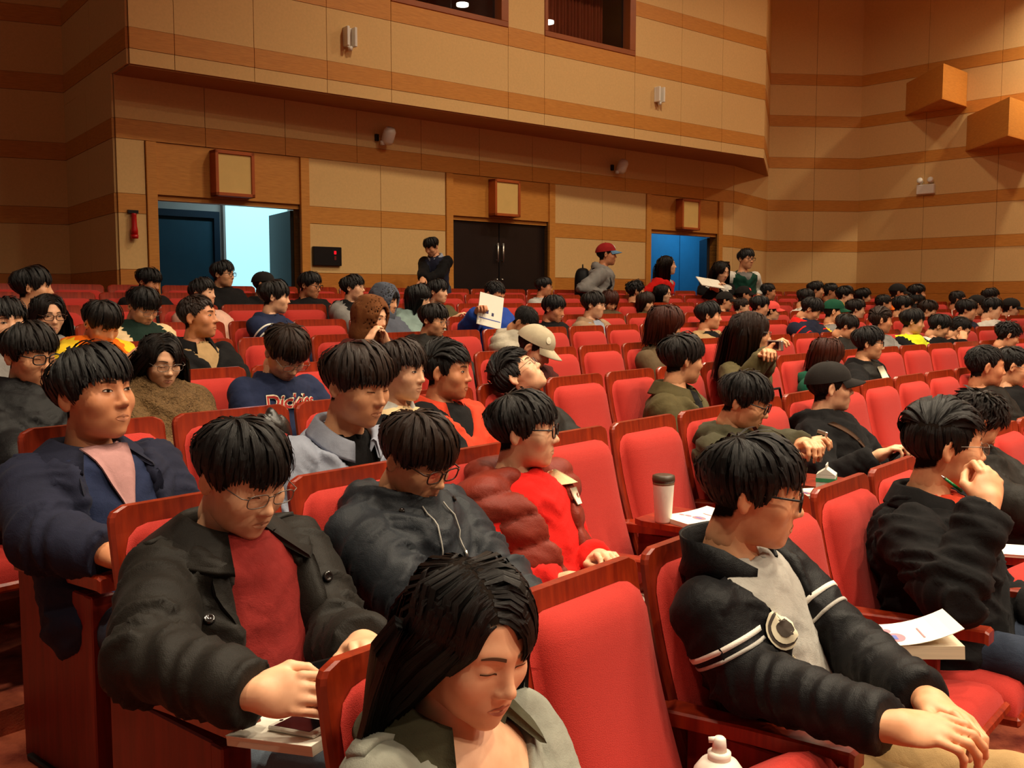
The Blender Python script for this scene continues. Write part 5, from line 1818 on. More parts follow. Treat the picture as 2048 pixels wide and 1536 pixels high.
D1 = person('young man in black cap and black hoodie with a shoulder strap, looking right', 'the man in the black cap', 1, 1660, 768, 104, 94, -2, near=2, kind='s', skin=SK_A, eyes='open', hair='capped', hcol=H_BLACK, hat=(M_CAPB, M_CAPB), top=BLK, thick=0.028, bunch=0.046, pants=DJEANS,
            fo=0.18, wr=('px', 1752, 915, 0.52), hands={'R': dict(curl=0.7)}, fold=1.2)
S1 = person('man in dark jacket with a grey striped hood at the right edge', 'the man with the striped hood', 1, 1972, 728, 92, 100, 4, near=2, skin=SK_C, hair='crop', hcol=H_BLACK, hseed=4, top=BLK3, thick=0.026, bunch=0.03, pants=DJEANS, fo=0.15)
S2 = person('person with black hair and glasses cut off by the right picture edge', 'the person at the right picture edge', 1, 2026, 728, 78, 106, 12, near=1, skin=SK_B, hair='crop', hseed=5, glass='thin', top=BLK, pants=DJEANS, fo=0.2)
C2 = person('girl with long dark hair in olive jacket holding out a small silver camera', 'the girl with the camera', 2, 1503, 660, 92, 96, 4, near=2, kind='f', skin=SK_B, hair='long', hcol=H_BROWN, hseed=3, glass='thin', top=OLIVE, thick=0.02, pants=BLK, fo=0.26,
            wr=('px', 1528, 712, 0.52), wl=('px', 1536, 706, 0.54), hands={'R': dict(curl=0.7), 'L': dict(curl=0.7)}, sw=0.9)
E1 = person('person with brown bob and bottle-green hooded jacket facing away', 'the person in the green hood', 2, 1655, 708, 74, 84, 22, near=1, kind='f', skin=SK_B, hair='bob', hcol=H_RED, hseed=1, top=GREEN, thick=0.024, bunch=0.036, pants=BLK, fo=0.22)
E2 = person('man with glasses in open black jacket with a white chest print', 'the man with the white chest print', 2, 1738, 682, 68, 108, 4, near=2, skin=SK_B, hair='short', hseed=13, glass='black', top=BLK, thick=0.03, inner=BLK3, opening=V_OPEN, collar=('fold', 0.04, 0.05, 0.5), pants=JEANS, fo=0.22,
            wr=('px', 1735, 800, 0.50), wl=('px', 1795, 792, 0.50), hands={'L': dict(curl=0.55)}, bulk=1.06)
# ---------------------------------------------------------------- fourth row
P4 = person('boy with glasses in puffy black hooded parka at the left edge', 'the boy in the black parka', 3, 60, 702, 126, 118, 8, near=2, skin=SK_B, eyes='down', hair='short', hcol=H_SOFT, hseed=14, glass='black', top=BLK2, thick=0.036, bunch=0.05, pants=DJEANS, fo=0.18, fold=1.5, bulk=1.12)
F4 = person('girl with long dark hair and brown fur collar looking down', 'the girl with the fur collar', 3, 322, 715, 108, 136, 16, near=2, kind='f', skin=SK_A, eyes='down', hair='longpart', hcol=H_SOFT, hseed=4, glass='thin', top=FUR, thick=0.034, bunch=0.052, pants=BLK, fo=0.22, fold=1.6)
Y4 = person('boy in navy sweatshirt with red and white script lettering, head bowed', 'the boy in the lettered sweatshirt', 3, 574, 700, 118, 136, 40, near=2, skin=SK_A, eyes='down', hair='short', hcol=H_BROWN, hseed=15, glass='thin', top=NAVY2, thick=0.018, pants=DJEANS, fo=0.34, wr=(0.2, 0.3, 0.1), wl=(-0.2, 0.3, 0.1))
H4 = person('person in beige cap with a round badge, head bent down', 'the person in the beige cap', 3, 1072, 690, 96, 108, 32, near=2, kind='s', skin=SK_A, eyes='down', hair='capped', hat=(M_CAPW, M_CAPW, (M_BADGE, (0.75, 0.082), 0.017)), top=SCARF, thick=0.024, pants=DJEANS, fo=0.26)
B4 = person('woman with red-brown bob in brown sweater seen from behind', 'the woman with the red-brown bob', 3, 1333, 645, 84, 82, 18, near=1, kind='f', skin=SK_B, hair='medium', hcol=H_RED, hseed=5, top=BROWNS, thick=0.018, pants=BLK, fo=0.20, sw=0.92)
L4 = person('person in black hoodie with lime-yellow shoulder panels', 'the person in lime-yellow panels', 3, 1826, 640, 52, 108, 8, near=1, skin=SK_B, hair='short', hseed=16, top=LIME, sleeve=BLK, thick=0.026, bunch=0.034, pants=DJEANS, fo=0.16)
L5 = person('person bowing the head, dark jacket with white collar, right of the lime-yellow panels', 'the person with the white collar', 3, 1880, 650, 50, 104, 26, near=1, skin=SK_B, eyes='down', hair='short', hseed=17, top=BLK, col_m=WHITE, collar=('fold', 0.03, 0.05, 0.5), pants=DJEANS, fo=0.22)
L6 = person('person in black leaning the face on one hand in the fourth row', 'the person leaning on a hand', 3, 1922, 655, 48, 108, 34, near=1, skin=SK_B, eyes='down', hair='crop', hseed=6, top=BLK, pants=DJEANS, fo=0.24, wr=('px', 1926, 682, 0.36))
L7 = person('black haired person in dark jacket beside the right picture edge, third row', 'the black haired person in row three', 2, 2017, 668, 52, 100, 20, near=1, skin=SK_B, hair='curly', hseed=7, top=BLK3, pants=DJEANS, fo=0.16)
L8 = person('short haired person bowing the head behind the white chest print', 'the bowed person behind the white print', 3, 1694, 650, 52, 100, 28, near=1, skin=SK_B, eyes='down', hair='short', hcol=H_SOFT, hseed=18, top=BLK3, pants=DJEANS, fo=0.18)
# ---------------------------------------------------------------- fifth row
O5 = person('boy in bright orange and yellow hooded jacket looking at his phone', 'the boy in the orange hood', 4, 205, 642, 84, 122, 28, near=1, skin=SK_B, eyes='down', hair='bowl', hcol=H_SOFT, hseed=19, top=ORANGE2, sleeve=YELLOW, thick=0.028, bunch=0.05, pants=DJEANS, fo=0.20, wr=('px', 250, 725, 0.42))
M5 = person('man with short brown hair in black jacket gazing right', 'the man with short brown hair', 4, 396, 628, 92, 98, -4, near=2, skin=SK_C, eyes='open', hair='crop', hcol=H_BROWN, hseed=8, top=BLK, thick=0.02, inner=TAN, opening=V_NECK, collar=('fold', 0.045, 0.045, 0.5), pants=DJEANS, fo=0.16)
E5 = person('face half cut off by the left picture edge, black hair', 'the person at the left picture edge', 4, 12, 640, 98, 138, 0, near=1, skin=SK_A, hair='short', hseed=20, top=GREY, pants=DJEANS, fo=0.2)
K5 = person('young woman in brown headscarf and patterned top resting on the seat ahead', 'the woman in the brown headscarf', 4, 745, 630, 66, 118, 10, near=1, kind='f', skin=SK_A, hair=None, hood=BROWNH, top=SCARF, thick=0.022, pants=BLK, fo=0.30, wr=('px', 735, 684, 0.44), wl=('px', 775, 690, 0.40))
J5 = person('man with glasses and black collar in dark jacket, mouth closed, fifth row centre', 'the man with the black collar', 4, 868, 636, 70, 116, 12, near=1, skin=SK_B, hair='short', hcol=H_SOFT, hseed=21, glass='thin', top=BLK3, thick=0.026, bunch=0.035, pants=DJEANS, fo=0.20)
S5 = person('person in silver quilted jacket bending far forward', 'the person in the silver jacket', 4, 1052, 642, 64, 118, 46, near=2, skin=SK_B, eyes='down', hair='crop', hseed=9, top=SILVER, thick=0.036, quilt=0.075, bunch=0.036, pants=DJEANS, fo=0.34, bulk=1.1)
T5 = person('young man in tan hooded jacket looking right', 'the man in the tan hood', 4, 1418, 628, 60, 100, 2, near=1, skin=SK_B, hair='short', hseed=22, top=TAN, thick=0.024, inner=BLK, opening=V_NECK, bunch=0.03, pants=DJEANS, fo=0.16)
R5 = person('boy in navy jacket with red collar and shoulder stripes, head bowed', 'the boy with the red collar', 4, 1624, 616, 52, 108, 34, near=1, skin=SK_B, eyes='down', hair='short', hseed=23, top=NAVY, thick=0.024, col_m=RED, collar=('fold', 0.04, 0.05, 0.5), pants=DJEANS, fo=0.2)
G5 = person('person in green cap with yellow front, grey and yellow jacket', 'the person in the green cap', 4, 1668, 620, 50, 100, 6, near=1, skin=SK_B, hair='capped', hat=(M_CAPG, M_CAPG, (YELLOW, (0.2, 0.085), 0.02)), top=GREY, sleeve=YELLOW, thick=0.022, pants=DJEANS, fo=0.18)
P5 = person('man with brown hair and grey jacket in profile behind the white print', 'the brown haired man in profile', 3, 1762, 638, 52, 96, 4, near=1, skin=SK_C, hair='side', hcol=H_BROWN, hseed=10, top=GREY, pants=DJEANS, fo=0.18)
# ---------------------------------------------------------------- sixth row
G6 = person('girl with long dark hair and glasses near the left edge', 'the girl with glasses on the left', 5, 96, 624, 84, 134, 8, near=1, kind='f', skin=SK_A, hair='long', hcol=H_SOFT, hseed=6, glass='brown', top=GREY, pants=BLK, fo=0.16)
D6 = person('boy bowing the head in dark green jacket with white shoulders', 'the boy with white shoulders', 5, 287, 608, 80, 124, 28, near=1, skin=SK_B, eyes='down', hair='bowl', hseed=24, glass='thin', top=cloth('dark_green', (24, 44, 36)), sleeve=CREAM, thick=0.026, bunch=0.03, pants=DJEANS, fo=0.2)
T6 = person('boy in blue tracksuit top with white shoulder stripes facing right', 'the boy in the blue tracksuit', 5, 550, 590, 70, 80, 4, near=1, skin=SK_A, hair='bowl', hcol=H_SOFT, hseed=25, top=NAVY2, thick=0.022, collar=('fold', 0.035, 0.045, 0.6), pants=DJEANS, fo=0.18, ba=110)
B6 = person('man in royal blue jacket reading behind a white booklet', 'the man in the royal blue jacket', 5, 990, 586, 60, 128, 28, near=1, skin=SK_C, eyes='down', hair='crop', hseed=11, top=BLUE, thick=0.03, pants=DJEANS, fo=0.18, wr=('px', 955, 625, 0.40), hands={'R': dict(curl=0.7)})
H6 = person('person in dark blue-grey hood beside the brown headscarf', 'the person in the blue-grey hood', 5, 772, 598, 62, 116, 10, near=1, kind='s', skin=SK_B, hair='short', hseed=2, hood=GREYH, top=GREYH, thick=0.022, pants=DJEANS, fo=0.2)
L6b = person('girl with shiny black bob and pale teal hood', 'the girl in the pale teal hood', 5, 838, 594, 58, 114, 8, near=1, kind='f', skin=SK_A, hair='bob', hseed=7, glass='thin', top=TEALH, thick=0.024, bunch=0.055, pants=BLK, fo=0.2)
M6 = person('man in black jacket with a small white logo looking down', 'the man with the small white logo', 5, 1108, 614, 60, 118, 14, near=1, skin=SK_C, eyes='down', hair='short', hseed=26, top=BLK, thick=0.028, pants=DJEANS, fo=0.24, wr=('px', 1148, 694, 0.5))
P6 = person('man with glasses in beige plaid jacket over a blue shirt', 'the man in the plaid jacket', 5, 1188, 606, 58, 108, 6, near=1, skin=SK_A, hair='bowl', hcol=H_SOFT, hseed=27, glass='thin', top=PLAID, thick=0.024, inner=SHIRT, opening=V_NECK, collar=('fold', 0.04, 0.05, 0.6), pants=BLK, fo=0.2)
N6 = person('dark haired person in navy jacket left of the coral cap', 'the person left of the coral cap', 5, 1520, 610, 46, 100, 10, skin=SK_B, hair='short', hseed=28, top=NAVY, pants=DJEANS)
C6 = person('person in coral cap and light blue jacket', 'the person in the coral cap', 5, 1543, 620, 42, 96, 4, skin=SK_B, hair='capped', hat=(M_CAPP, M_CAPP), top=cloth('light_blue', (110, 146, 190)), pants=DJEANS)
X6 = [('short haired person behind the brown haired man in profile', 'the short haired person in row six', 1712, 616, H_SOFT, BLK, 0), ('dark haired person in black just below the orange hood at the back', 'the dark haired person below the orange hood', 1806, 610, H_BLACK, BLK3, 1),
      ('brown haired person with pale collar above the lime-yellow panels', 'the person with the pale collar', 1856, 618, H_BROWN, TAN, 0), ('black haired person with navy jacket behind the hand-leaning one', 'the black haired person in navy', 1934, 617, H_BLACK, NAVY, 1),
      ('person with bright face and white collar near the right edge', 'the bright faced person', 1985, 614, H_BLACK, WHITE, 1)]
for k, (lab, sh, x, y, hc_, tp, kd) in enumerate(X6):
    person(lab, sh, 4 if x > 1900 else 5, x, y, 44, 96 + 5 * k, 8 + 4 * (k % 3), skin=(SK_A, SK_B)[k % 2], hair=('short', 'bowl')[k % 2], hseed=30 + k, hcol=hc_, top=tp, pants=DJEANS)
# ---------------------------------------------------------------- seventh row
person('person with thick black hair turned away at the far left', 'the person turned away on the left', 6, 66, 570, 80, 72, 0, near=1, skin=SK_B, hair='bowl', hseed=40, top=GREY, pants=DJEANS)
person('man in pale pink and white jacket behind the short brown hair', 'the man in the pale pink jacket', 6, 405, 582, 58, 102, 0, near=1, skin=SK_A, hair='short', hcol=H_SOFT, hseed=41, top=cloth('pale_pink', (214, 170, 150)), thick=0.024, pants=DJEANS, fo=0.10)
person('man with glasses and black vest over grey sleeves', 'the man with grey sleeves', 6, 706, 572, 56, 100, -2, near=1, skin=SK_A, hair='bowl', hcol=H_SOFT, hseed=42, glass='thin', top=BLK, sleeve=GREY, thick=0.026, bunch=0.035, pants=DJEANS)
person('young man in olive coat behind the pale teal hood', 'the young man in the olive coat', 6, 876, 580, 52, 116, 2, near=1, skin=SK_A, hair='bowl', hseed=43, top=OLIVE, pants=DJEANS, wr=('px', 905, 640, 0.4))
person('woman with red-brown hair hanging over her face, head down', 'the woman hiding behind red-brown hair', 6, 1220, 600, 46, 150, 30, kind='f', near=1, skin=SK_B, hair='medium', hcol=H_RED, hseed=8, top=BROWNS, pants=BLK)
person('girl with long brown hair and fringe in olive, looking down', 'the girl with long brown hair', 6, 1292, 602, 44, 132, 12, kind='f', near=1, skin=SK_A, hair='medium', hcol=H_BROWN, hseed=9, top=OLIVE, pants=BLK)
X7 = [('person in dark cap in the seventh row left of the standing pair', 'the person in the dark cap, row seven', 1450, 600, 'cap', BLK), ('brown haired person behind the girl with the camera', 'the person behind the camera girl', 1484, 612, H_BROWN, BLK3), ('person in white coat behind the red collar', 'the person in the white coat', 1612, 594, H_SOFT, WHITE),
      ('dark haired person behind the green cap', 'the person behind the green cap', 1690, 588, H_BLACK, BLK), ('person with dark hair above the brown haired profile', 'the person above the profile', 1768, 606, H_SOFT, BLK), ('dark haired person next to the orange hood', 'the person next to the orange hood', 1832, 603, H_BLACK, NAVY),
      ('person in dark cap near the right edge, beside a bright faced person', 'the person in the right dark cap', 1955, 608, 'cap', BLK3), ('rearmost person in black cap at the right picture edge', 'the black cap at the right edge', 2022, 614, 'cap', BLK)]
for k, (lab, sh, x, y, hc_, tp) in enumerate(X7):
    c_ = hc_ == 'cap'
    person(lab, sh, 5 if x > 1900 else 6, x, y, 40, 95 + 4 * (k % 4), 6 + 5 * (k % 3), skin=(SK_B, SK_A)[k % 2], hair='capped' if c_ else ('short', 'crop', 'bowl')[k % 3], hseed=50 + k % 3, hcol=None if c_ else hc_, hat=(M_CAPB, M_CAPB) if c_ else None, top=tp, pants=DJEANS)
# ---------------------------------------------------------------- eighth row
person('dark haired boy looking down left of the bright doorway', 'the boy left of the bright doorway', 7, 298, 560, 54, 104, 18, near=1, skin=SK_C, eyes='down', hair='bowl', hseed=60, top=BLK, pants=DJEANS)
person('man with glasses in black hoodie against the bright doorway', 'the man against the bright doorway', 7, 446, 545, 55, 104, 2, near=1, kind='w', skin=SK_B, hair='short', hseed=61, glass='black', top=BLK, thick=0.028, bunch=0.035, pants=DJEANS)
person('person in black cap in front of the bright doorway', 'the black cap by the bright doorway', 7, 528, 566, 52, 92, 2, near=1, skin=SK_C, hair='capped', hat=(M_CAPB, M_CAPB), top=BLK, thick=0.026, bunch=0.03, pants=DJEANS)
person('man with glasses in black below the black wall panel', 'the man below the wall panel', 7, 620, 567, 58, 108, 10, near=1, kind='w', skin=SK_C, hair='short', hseed=62, glass='black', top=BLK, thick=0.03, pants=DJEANS)
person('man with glasses in front of the black double door', 'the man before the double door', 7, 1088, 571, 42, 98, 4, skin=SK_C, hair='short', hseed=63, glass='thin', top=LGREY, pants=DJEANS)
person('person with bushy black hair behind the red-brown hair', 'the bushy haired person', 7, 1272, 580, 46, 84, 2, skin=SK_B, hair='curly', hseed=64, top=BLK, pants=DJEANS)
person('girl with long black hair and glasses below the doorway', 'the girl below the blue doorway', 7, 1326, 585, 42, 122, 4, kind='f', near=1, skin=SK_A, hair='long', hseed=10, glass='thin', top=BLK, pants=BLK)
X8 = [('person in black cap with pink logo below the standing pair', 'the cap with the pink logo', 1488, 588, 'cap', BLK), ('dark haired person right of the pink logo cap', 'the person right of the pink logo cap', 1537, 582, H_BLACK, BLK3), ('person with black hair high up before the corner wall', 'the person before the corner wall', 1632, 578, H_BLACK, BLK),
      ('dark haired person left of the wall corner', 'the person left of the wall corner', 1662, 582, H_BLACK, BLK), ('man with glasses right of the wall corner', 'the man right of the wall corner', 1726, 592, H_BLACK, NAVY), ('person in cap and bright orange hood', 'the person in the orange hood at the back', 1796, 584, 'cap', ORANGE2),
      ('short haired man in profile right of the orange hood', 'the short haired man at the back', 1834, 584, H_BLACK, BLK), ('person in white jacket near the right wall', 'the person in white by the right wall', 1916, 598, H_SOFT, WHITE), ('person with glasses at the far right rear', 'the glasses wearer at the far right', 1982, 592, H_SOFT, GREY)]
for k, (lab, sh, x, y, hc_, tp) in enumerate(X8):
    c_ = hc_ == 'cap'
    person(lab, sh, 6 if x > 1780 else 7, x, y, 38, 92 + 5 * (k % 4), 3 + 6 * (k % 2), skin=(SK_B, SK_C)[k % 2], hair='capped' if c_ else ('short', 'crop')[k % 2], hseed=50 + k % 3, hcol=None if c_ else hc_, hat=((M_CAPB, M_CAPB, (M_CAPP, (0.6, 0.08), 0.02)) if k == 0 else (M_CAPB, M_CAPB)) if c_ else None,
           glass='thin' if 'glasses' in lab else None, bunch=0.04 if tp is ORANGE2 else None, top=tp, pants=DJEANS)
# ---------------------------------------------------------------- people standing along the rear wall
ST = 'people standing at the back'
A_ = person('boy in dark sweater standing beside the double door looking at a phone', 'standing boy', 8, 862, 491, 40, 215, 30, near=1, skin=SK_B, eyes='down', hair='short', hseed=70, top=NAVY, sleeve=BLK, thick=0.02, collar=('fold', 0.03, 0.03, 0.3), col_m=SHIRT, pants=DJEANS, stand=200, pos=11.3, group=ST, wr=('px', 845, 558, 11.0), wl=('px', 850, 560, 11.0))
B_ = person('man in red and white cap and grey hoodie standing with a backpack', 'standing capped man', 8, 1213, 506, 50, 92, 0, near=1, skin=SK_C, hair='capped', hat=(M_CAPR, M_CAPBL, (WHITE, (0.15, 0.085), 0.03)), top=GREY, thick=0.028, bunch=0.045, pants=DJEANS, stand=100, pos=12.6, group=ST)
C_ = person('girl with long dark hair and red jacket in the blue doorway', 'standing red girl', 8, 1334, 528, 44, 100, -4, near=1, kind='f', skin=SK_A, hair='long', hcol=H_SOFT, hseed=11, top=RED, thick=0.02, inner=LGREY, opening=V_NECK, pants=BLK, stand=115, pos=14.2, group=ST)
D_ = person('long haired girl in black and white top reading beside the doorway', 'standing reading girl', 8, 1443, 540, 44, 150, 18, near=1, kind='f', skin=SK_A, eyes='down', hair='long', hseed=12, top=WHITE, sleeve=BLK, thick=0.02, pants=BLK, stand=165, pos=13.6, group=ST, wr=('px', 1428, 580, 13.3), wl=('px', 1434, 582, 13.3))
E_ = person('man in green vest with white sleeves standing by the corner', 'standing green vest man', 8, 1492, 515, 44, 150, 4, near=1, skin=SK_B, hair='short', hseed=71, glass='black', top=cloth('dark_green_vest', (22, 62, 48)), sleeve=WHITE, thick=0.024, inner=GREY, opening=V_NECK, pants=BLK, stand=160, pos=13.9, group=ST)

def numword(n):
    a = 'zero one two three four five six seven eight nine ten eleven twelve thirteen fourteen fifteen sixteen seventeen eighteen nineteen'.split()
    if n < 20: return a[n]
    t = ['', '', 'twenty', 'thirty', 'forty', 'fifty'][n // 10]
    return t + ('-' + a[n % 10] if n % 10 else '')
# ---------------------------------------------------------------- seats, now that it is known who sits where
occ_of = {}
for I in PEOPLE:
    if I['s'] is None: continue
    best = min((q for q in SEATPLAN if q[0] == I['row']), key=lambda q: abs(q[1] - I['s']))
    if abs(best[1] - I['s']) < 0.4: occ_of.setdefault((best[0], best[2]), I['short'])
for (i, s, k, occ, p, n) in SEATPLAN:
    o = occ_of.get((i, k))
    pan = 4 if o else (14 if (i == 0 and k in (3,)) else 38)
    e = seat(i, k, s, pan, first=(k == 0 and i < 3), tablet=(i == 1 and k in (4, 6)))
    if o:
        lab = 'red seat in the %s row under %s' % (ORD[i], o)
        words = lab.split()
        if len(words) > 16: lab = 'red seat under ' + o
    else:
        left = [occ_of[(i, q)] for q in range(k - 1, -1, -1) if (i, q) in occ_of]
        right = [occ_of[(i, q)] for q in range(k + 1, 60) if (i, q) in occ_of]
        dl = next((k - q for q in range(k - 1, -1, -1) if (i, q) in occ_of), None)
        dr = next((q - k for q in range(k + 1, 60) if (i, q) in occ_of), None)
        num = {1: 'one', 2: 'two', 3: 'three', 4: 'four', 5: 'five', 6: 'six', 7: 'seven', 8: 'eight', 9: 'nine', 10: 'ten', 11: 'eleven', 12: 'twelve'}
        if dl is None and dr is None: lab = 'empty red seat of the rearmost row, number %s from the left' % numword(k + 1)
        elif dr is None or (dl is not None and dl <= dr): lab = 'empty red seat, %s row, %s right of %s' % (ORD[i], numword(dl), left[0])
        else: lab = 'empty red seat, %s row, %s left of %s' % (ORD[i], numword(dr), right[0])
    tag(e, lab, 'seat', 'red auditorium seats')
# ================================================================== details on the nearest clothes
V1['reach'] = 0.165
def lapel(I, g, side, m, xo, zt=0.93, zb=0.28, w=0.085):
    """turned-back lapel beside the opening; side +1 wearer's right"""
    zs = np.linspace(zb, zt, 12)
    le = []; ri = []
    for z in zs:
        k = (z - zb) / (zt - zb)
        ww = w * (0.12 + 1.05 * k if k < 0.72 else (0.12 + 1.05 * 0.72) * (1 - (k - 0.72) / 0.28 * 0.55))
        x0 = xo(z)
        le.append((side * x0, z)); ri.append((side * (x0 + ww), z))
    return strip(I, g, 'lapel', (le, ri), m, 0.005, 6, 0.006)
ob = lambda z: float(np.interp(z, [0.1, 0.55, 0.8, 1.05], [0.058, 0.053, 0.048, 0.07]))
for sd in (1, -1):
    lapel(B1, 'jacket', sd, BLK3, ob, 0.95, 0.30, 0.10)
    lapel(N1, 'jacket', sd, NAVY, ob, 0.93, 0.25, 0.090)
for (x, z) in ((0.135, 0.42), (0.135, 0.20), (-0.135, 0.42), (0.150, 0.62), (-0.14, 0.66)):
    button(B1, 'jacket', x, z, M_BTN, 0.012)
for (x, z) in ((0.14, 0.40), (0.14, 0.18), (-0.14, 0.40)):
    button(N1, 'jacket', x, z, M_BTN, 0.011)
def epaulette(I, m, sd, g='jacket'):
    V = []; F = []
    a = I['N'] + I['Rt'] * sd * 0.085 * I['sc']; b = I['N'] + I['Rt'] * sd * 0.185 * I['sc']
    bv = surf(I, g)
    for j in range(7):
        c = a + (b - a) * j / 6
        for q in (-0.022, 0.022):
            o = c + I['Ft'] * q
            h = bv.ray_cast(Vector(o + I['A'] * 0.25), Vector(-I['A']), 0.5)
            p = np.array(h[0]) if h[0] is not None else o
            V.append(p + I['A'] * 0.010 - I['base'])
    n = len(V)
    V = V + [v - I['A'] * 0.012 for v in V]
    for j in range(6):
        k = 2 * j
        F += [(k, k + 1, k + 3, k + 2), (n + k, n + k + 2, n + k + 3, n + k + 1), (k, k + 2, n + k + 2, n + k), (k + 1, n + k + 1, n + k + 3, k + 3)]
    F += [(0, n, n + 1, 1), (12, 13, n + 13, n + 12)]
    add('epaulette', mesh_np('epaulette', V, F, (m,)), I['root'])
for sd in (1, -1):
    epaulette(B1, BLK3, sd); epaulette(N1, NAVY, sd); epaulette(W1, DENIM, sd)
# patterned neckerchief and pink shirt
def neck_wrap(I, m, name, r0=0.070, tube=0.016, z=0.008):
    mb = MB(); P = []
    for k in range(25):
        a = 2 * math.pi * k / 24
        P.append(I['N'] - I['base'] + I['Rt'] * r0 * math.sin(a) * I['sc'] + I['Ft'] * (r0 * 1.12 * math.cos(a) * I['sc'] + 0.006) + I['A'] * (z - 0.038 * max(0, math.cos(a)) + 0.004 * math.sin(5 * a)))
    mb.tube(P, tube, 8, False, 1.3)
    return mb.build(name, m, I['root'], True)
neck_wrap(B1, mat('patterned_neckerchief', (120, 30, 26), 0.8, var=0.9, vscale=60, rgb2=(20, 16, 18)), 'neckerchief', 0.070, 0.015)
zs = np.linspace(0.50, 0.97, 10)
strip(N1, 'shirt', 'shirt_front', ([(-0.004 - 0.062 * (z - 0.5) / 0.47, z) for z in zs], [(0.004 + 0.062 * (z - 0.5) / 0.47, z) for z in zs]), PINK, 0.004, 6, 0.011)
neck_wrap(N1, PINK, 'shirt_collar', 0.072, 0.017, 0.012)
# varsity jacket: sleeve stripes, emblem, name patch, zip, collar stripe
for (S_, E_) in ((V1['SR'], V1['ER']), (V1['SL'], V1['EL'])):
    ring_on(V1, 'sleeve_stripe', S_, E_, 0.52, 'jacket', STRIPE_W, 0.012)
    ring_on(V1, 'sleeve_stripe', S_, E_, 0.66, 'jacket', LGREY, 0.008)
em = disc(V1, 'jacket', 'emblem', 0.100, 0.70, 0.036, 0.046, M_BADGE)
for (rx, rz, mm, o_) in ((0.031, 0.040, M_BADGEINK, 0.0072), (0.025, 0.033, M_BADGE, 0.0084)):
    disc(V1, 'jacket', 'emblem_ring', 0.100, 0.70, rx, rz, mm, o_, em)
disc(V1, 'jacket', 'emblem_figure', 0.100, 0.702, 0.013, 0.020, M_BADGEINK, 0.0096, em)
pt_ = strip(V1, 'jacket', 'name_patch', ([(0.080, 0.535), (0.080, 0.575)], [(0.106, 0.535), (0.106, 0.575)]), M_BADGE, 0.002, 5, 0.005)
ov = lambda z: float(np.interp(z, [-0.05, 0.3, 0.7, 1.05], [0.062, 0.056, 0.038, 0.070]))
for sd in (1, -1):
    zs = np.linspace(-0.02, 0.9, 22)
    strip(V1, 'jacket', 'zip', ([(sd * (ov(z) + 0.004), z) for z in zs], [(sd * (ov(z) + 0.011), z) for z in zs]), M_ZIP, 0.002, 1, 0.004)
# quilted vest: zip, badge, cream lining flap
ovv = lambda z: float(np.interp(z, [-0.05, 0.4, 0.75, 1.05], [0.012, 0.026, 0.040, 0.075]))
for sd in (1, -1):
    zs = np.linspace(0.0, 0.9, 20)
    strip(R1, 'vest', 'zip', ([(sd * (ovv(z) + 0.002), z) for z in zs], [(sd * (ovv(z) + 0.010), z) for z in zs]), M_BLACKP, 0.003, 1, 0.004)
bd = strip(R1, 'vest', 'badge', ([(-0.085, 0.70), (-0.085, 0.78), (-0.094, 0.82)], [(-0.128, 0.70), (-0.128, 0.78), (-0.119, 0.82)]), M_BADGE, 0.002, 5, 0.006)
strip(R1, 'vest', 'badge_mark', ([(-0.098, 0.72), (-0.098, 0.78)], [(-0.103, 0.72), (-0.103, 0.78)]), M_BADGERED, 0.001, 2, 0.0105, bd)
strip(R1, 'vest', 'badge_mark', ([(-0.109, 0.72), (-0.109, 0.77)], [(-0.114, 0.72), (-0.114, 0.77)]), M_BADGERED, 0.001, 2, 0.0105, bd)
strip(R1, 'vest', 'lining_flap', ([(-0.055, 0.86), (-0.062, 0.92), (-0.075, 0.98)], [(-0.125, 0.84), (-0.122, 0.90), (-0.110, 0.97)]), CREAM, 0.006, 6, 0.012)
# parka drawstrings
for sd in (1, -1):
    P = []
    for z in np.linspace(0.92, 0.62, 8):
        p, nn = front_pt(K1, 'jacket', sd * (0.035 + 0.02 * (0.92 - z)), z, 0.006); P.append(p - K1['base'])
    ds_ = MB().tube(P, 0.0022, 6).build('drawstring', LGREY, K1['root'], True)
    MB().tube([P[-1], P[-1] - K1['A'] * 0.018], 0.0042, 8).build('toggle', M_STEEL, ds_, True)
    button(K1, 'jacket', sd * 0.085, 0.93, M_BTN, 0.008)
# lettering on the sweatshirt, shoulder stripes, strap, prints
lettering(Y4, 'sweater', 'Dickies', 0.02, 0.76, 0.08, M_BADGE, shear=0.25, bold=0.004, out=0.005)
lettering(Y4, 'sweater', 'Dickies', 0.02, 0.76, 0.08, M_BADGERED, shear=0.25, bold=0.0005, out=0.0075, name='lettering_fill')
for (S_, E_) in ((T6['SR'], T6['ER']), (T6['SL'], T6['EL'])):
    ring_on(T6, 'sleeve_stripe', S_, E_, 0.25, 'sweater', STRIPE_W, 0.010); ring_on(T6, 'sleeve_stripe', S_, E_, 0.40, 'sweater', STRIPE_W, 0.010)
for (S_, E_) in ((R5['SR'], R5['ER']), (R5['SL'], R5['EL'])):
    ring_on(R5, 'sleeve_stripe', S_, E_, 0.2, 'sweater', RED, 0.014); ring_on(R5, 'sleeve_stripe', S_, E_, 0.45, 'sweater', RED, 0.014)
zs = np.linspace(0.05, 0.92, 16)
strip(D1, 'jacket', 'shoulder_strap', ([(0.13 - 0.26 * (0.92 - z) / 0.87 - 0.016, z) for z in zs], [(0.13 - 0.26 * (0.92 - z) / 0.87 + 0.016, z) for z in zs]), cloth('strap_brown', (70, 48, 34), fold=0), 0.003, 2, 0.004)
pr = strip(E2, 'shirt', 'chest_print', ([(-0.03, 0.66), (-0.03, 0.86)], [(0.05, 0.66), (0.05, 0.86)]), M_BADGE, 0.002, 5, 0.012)
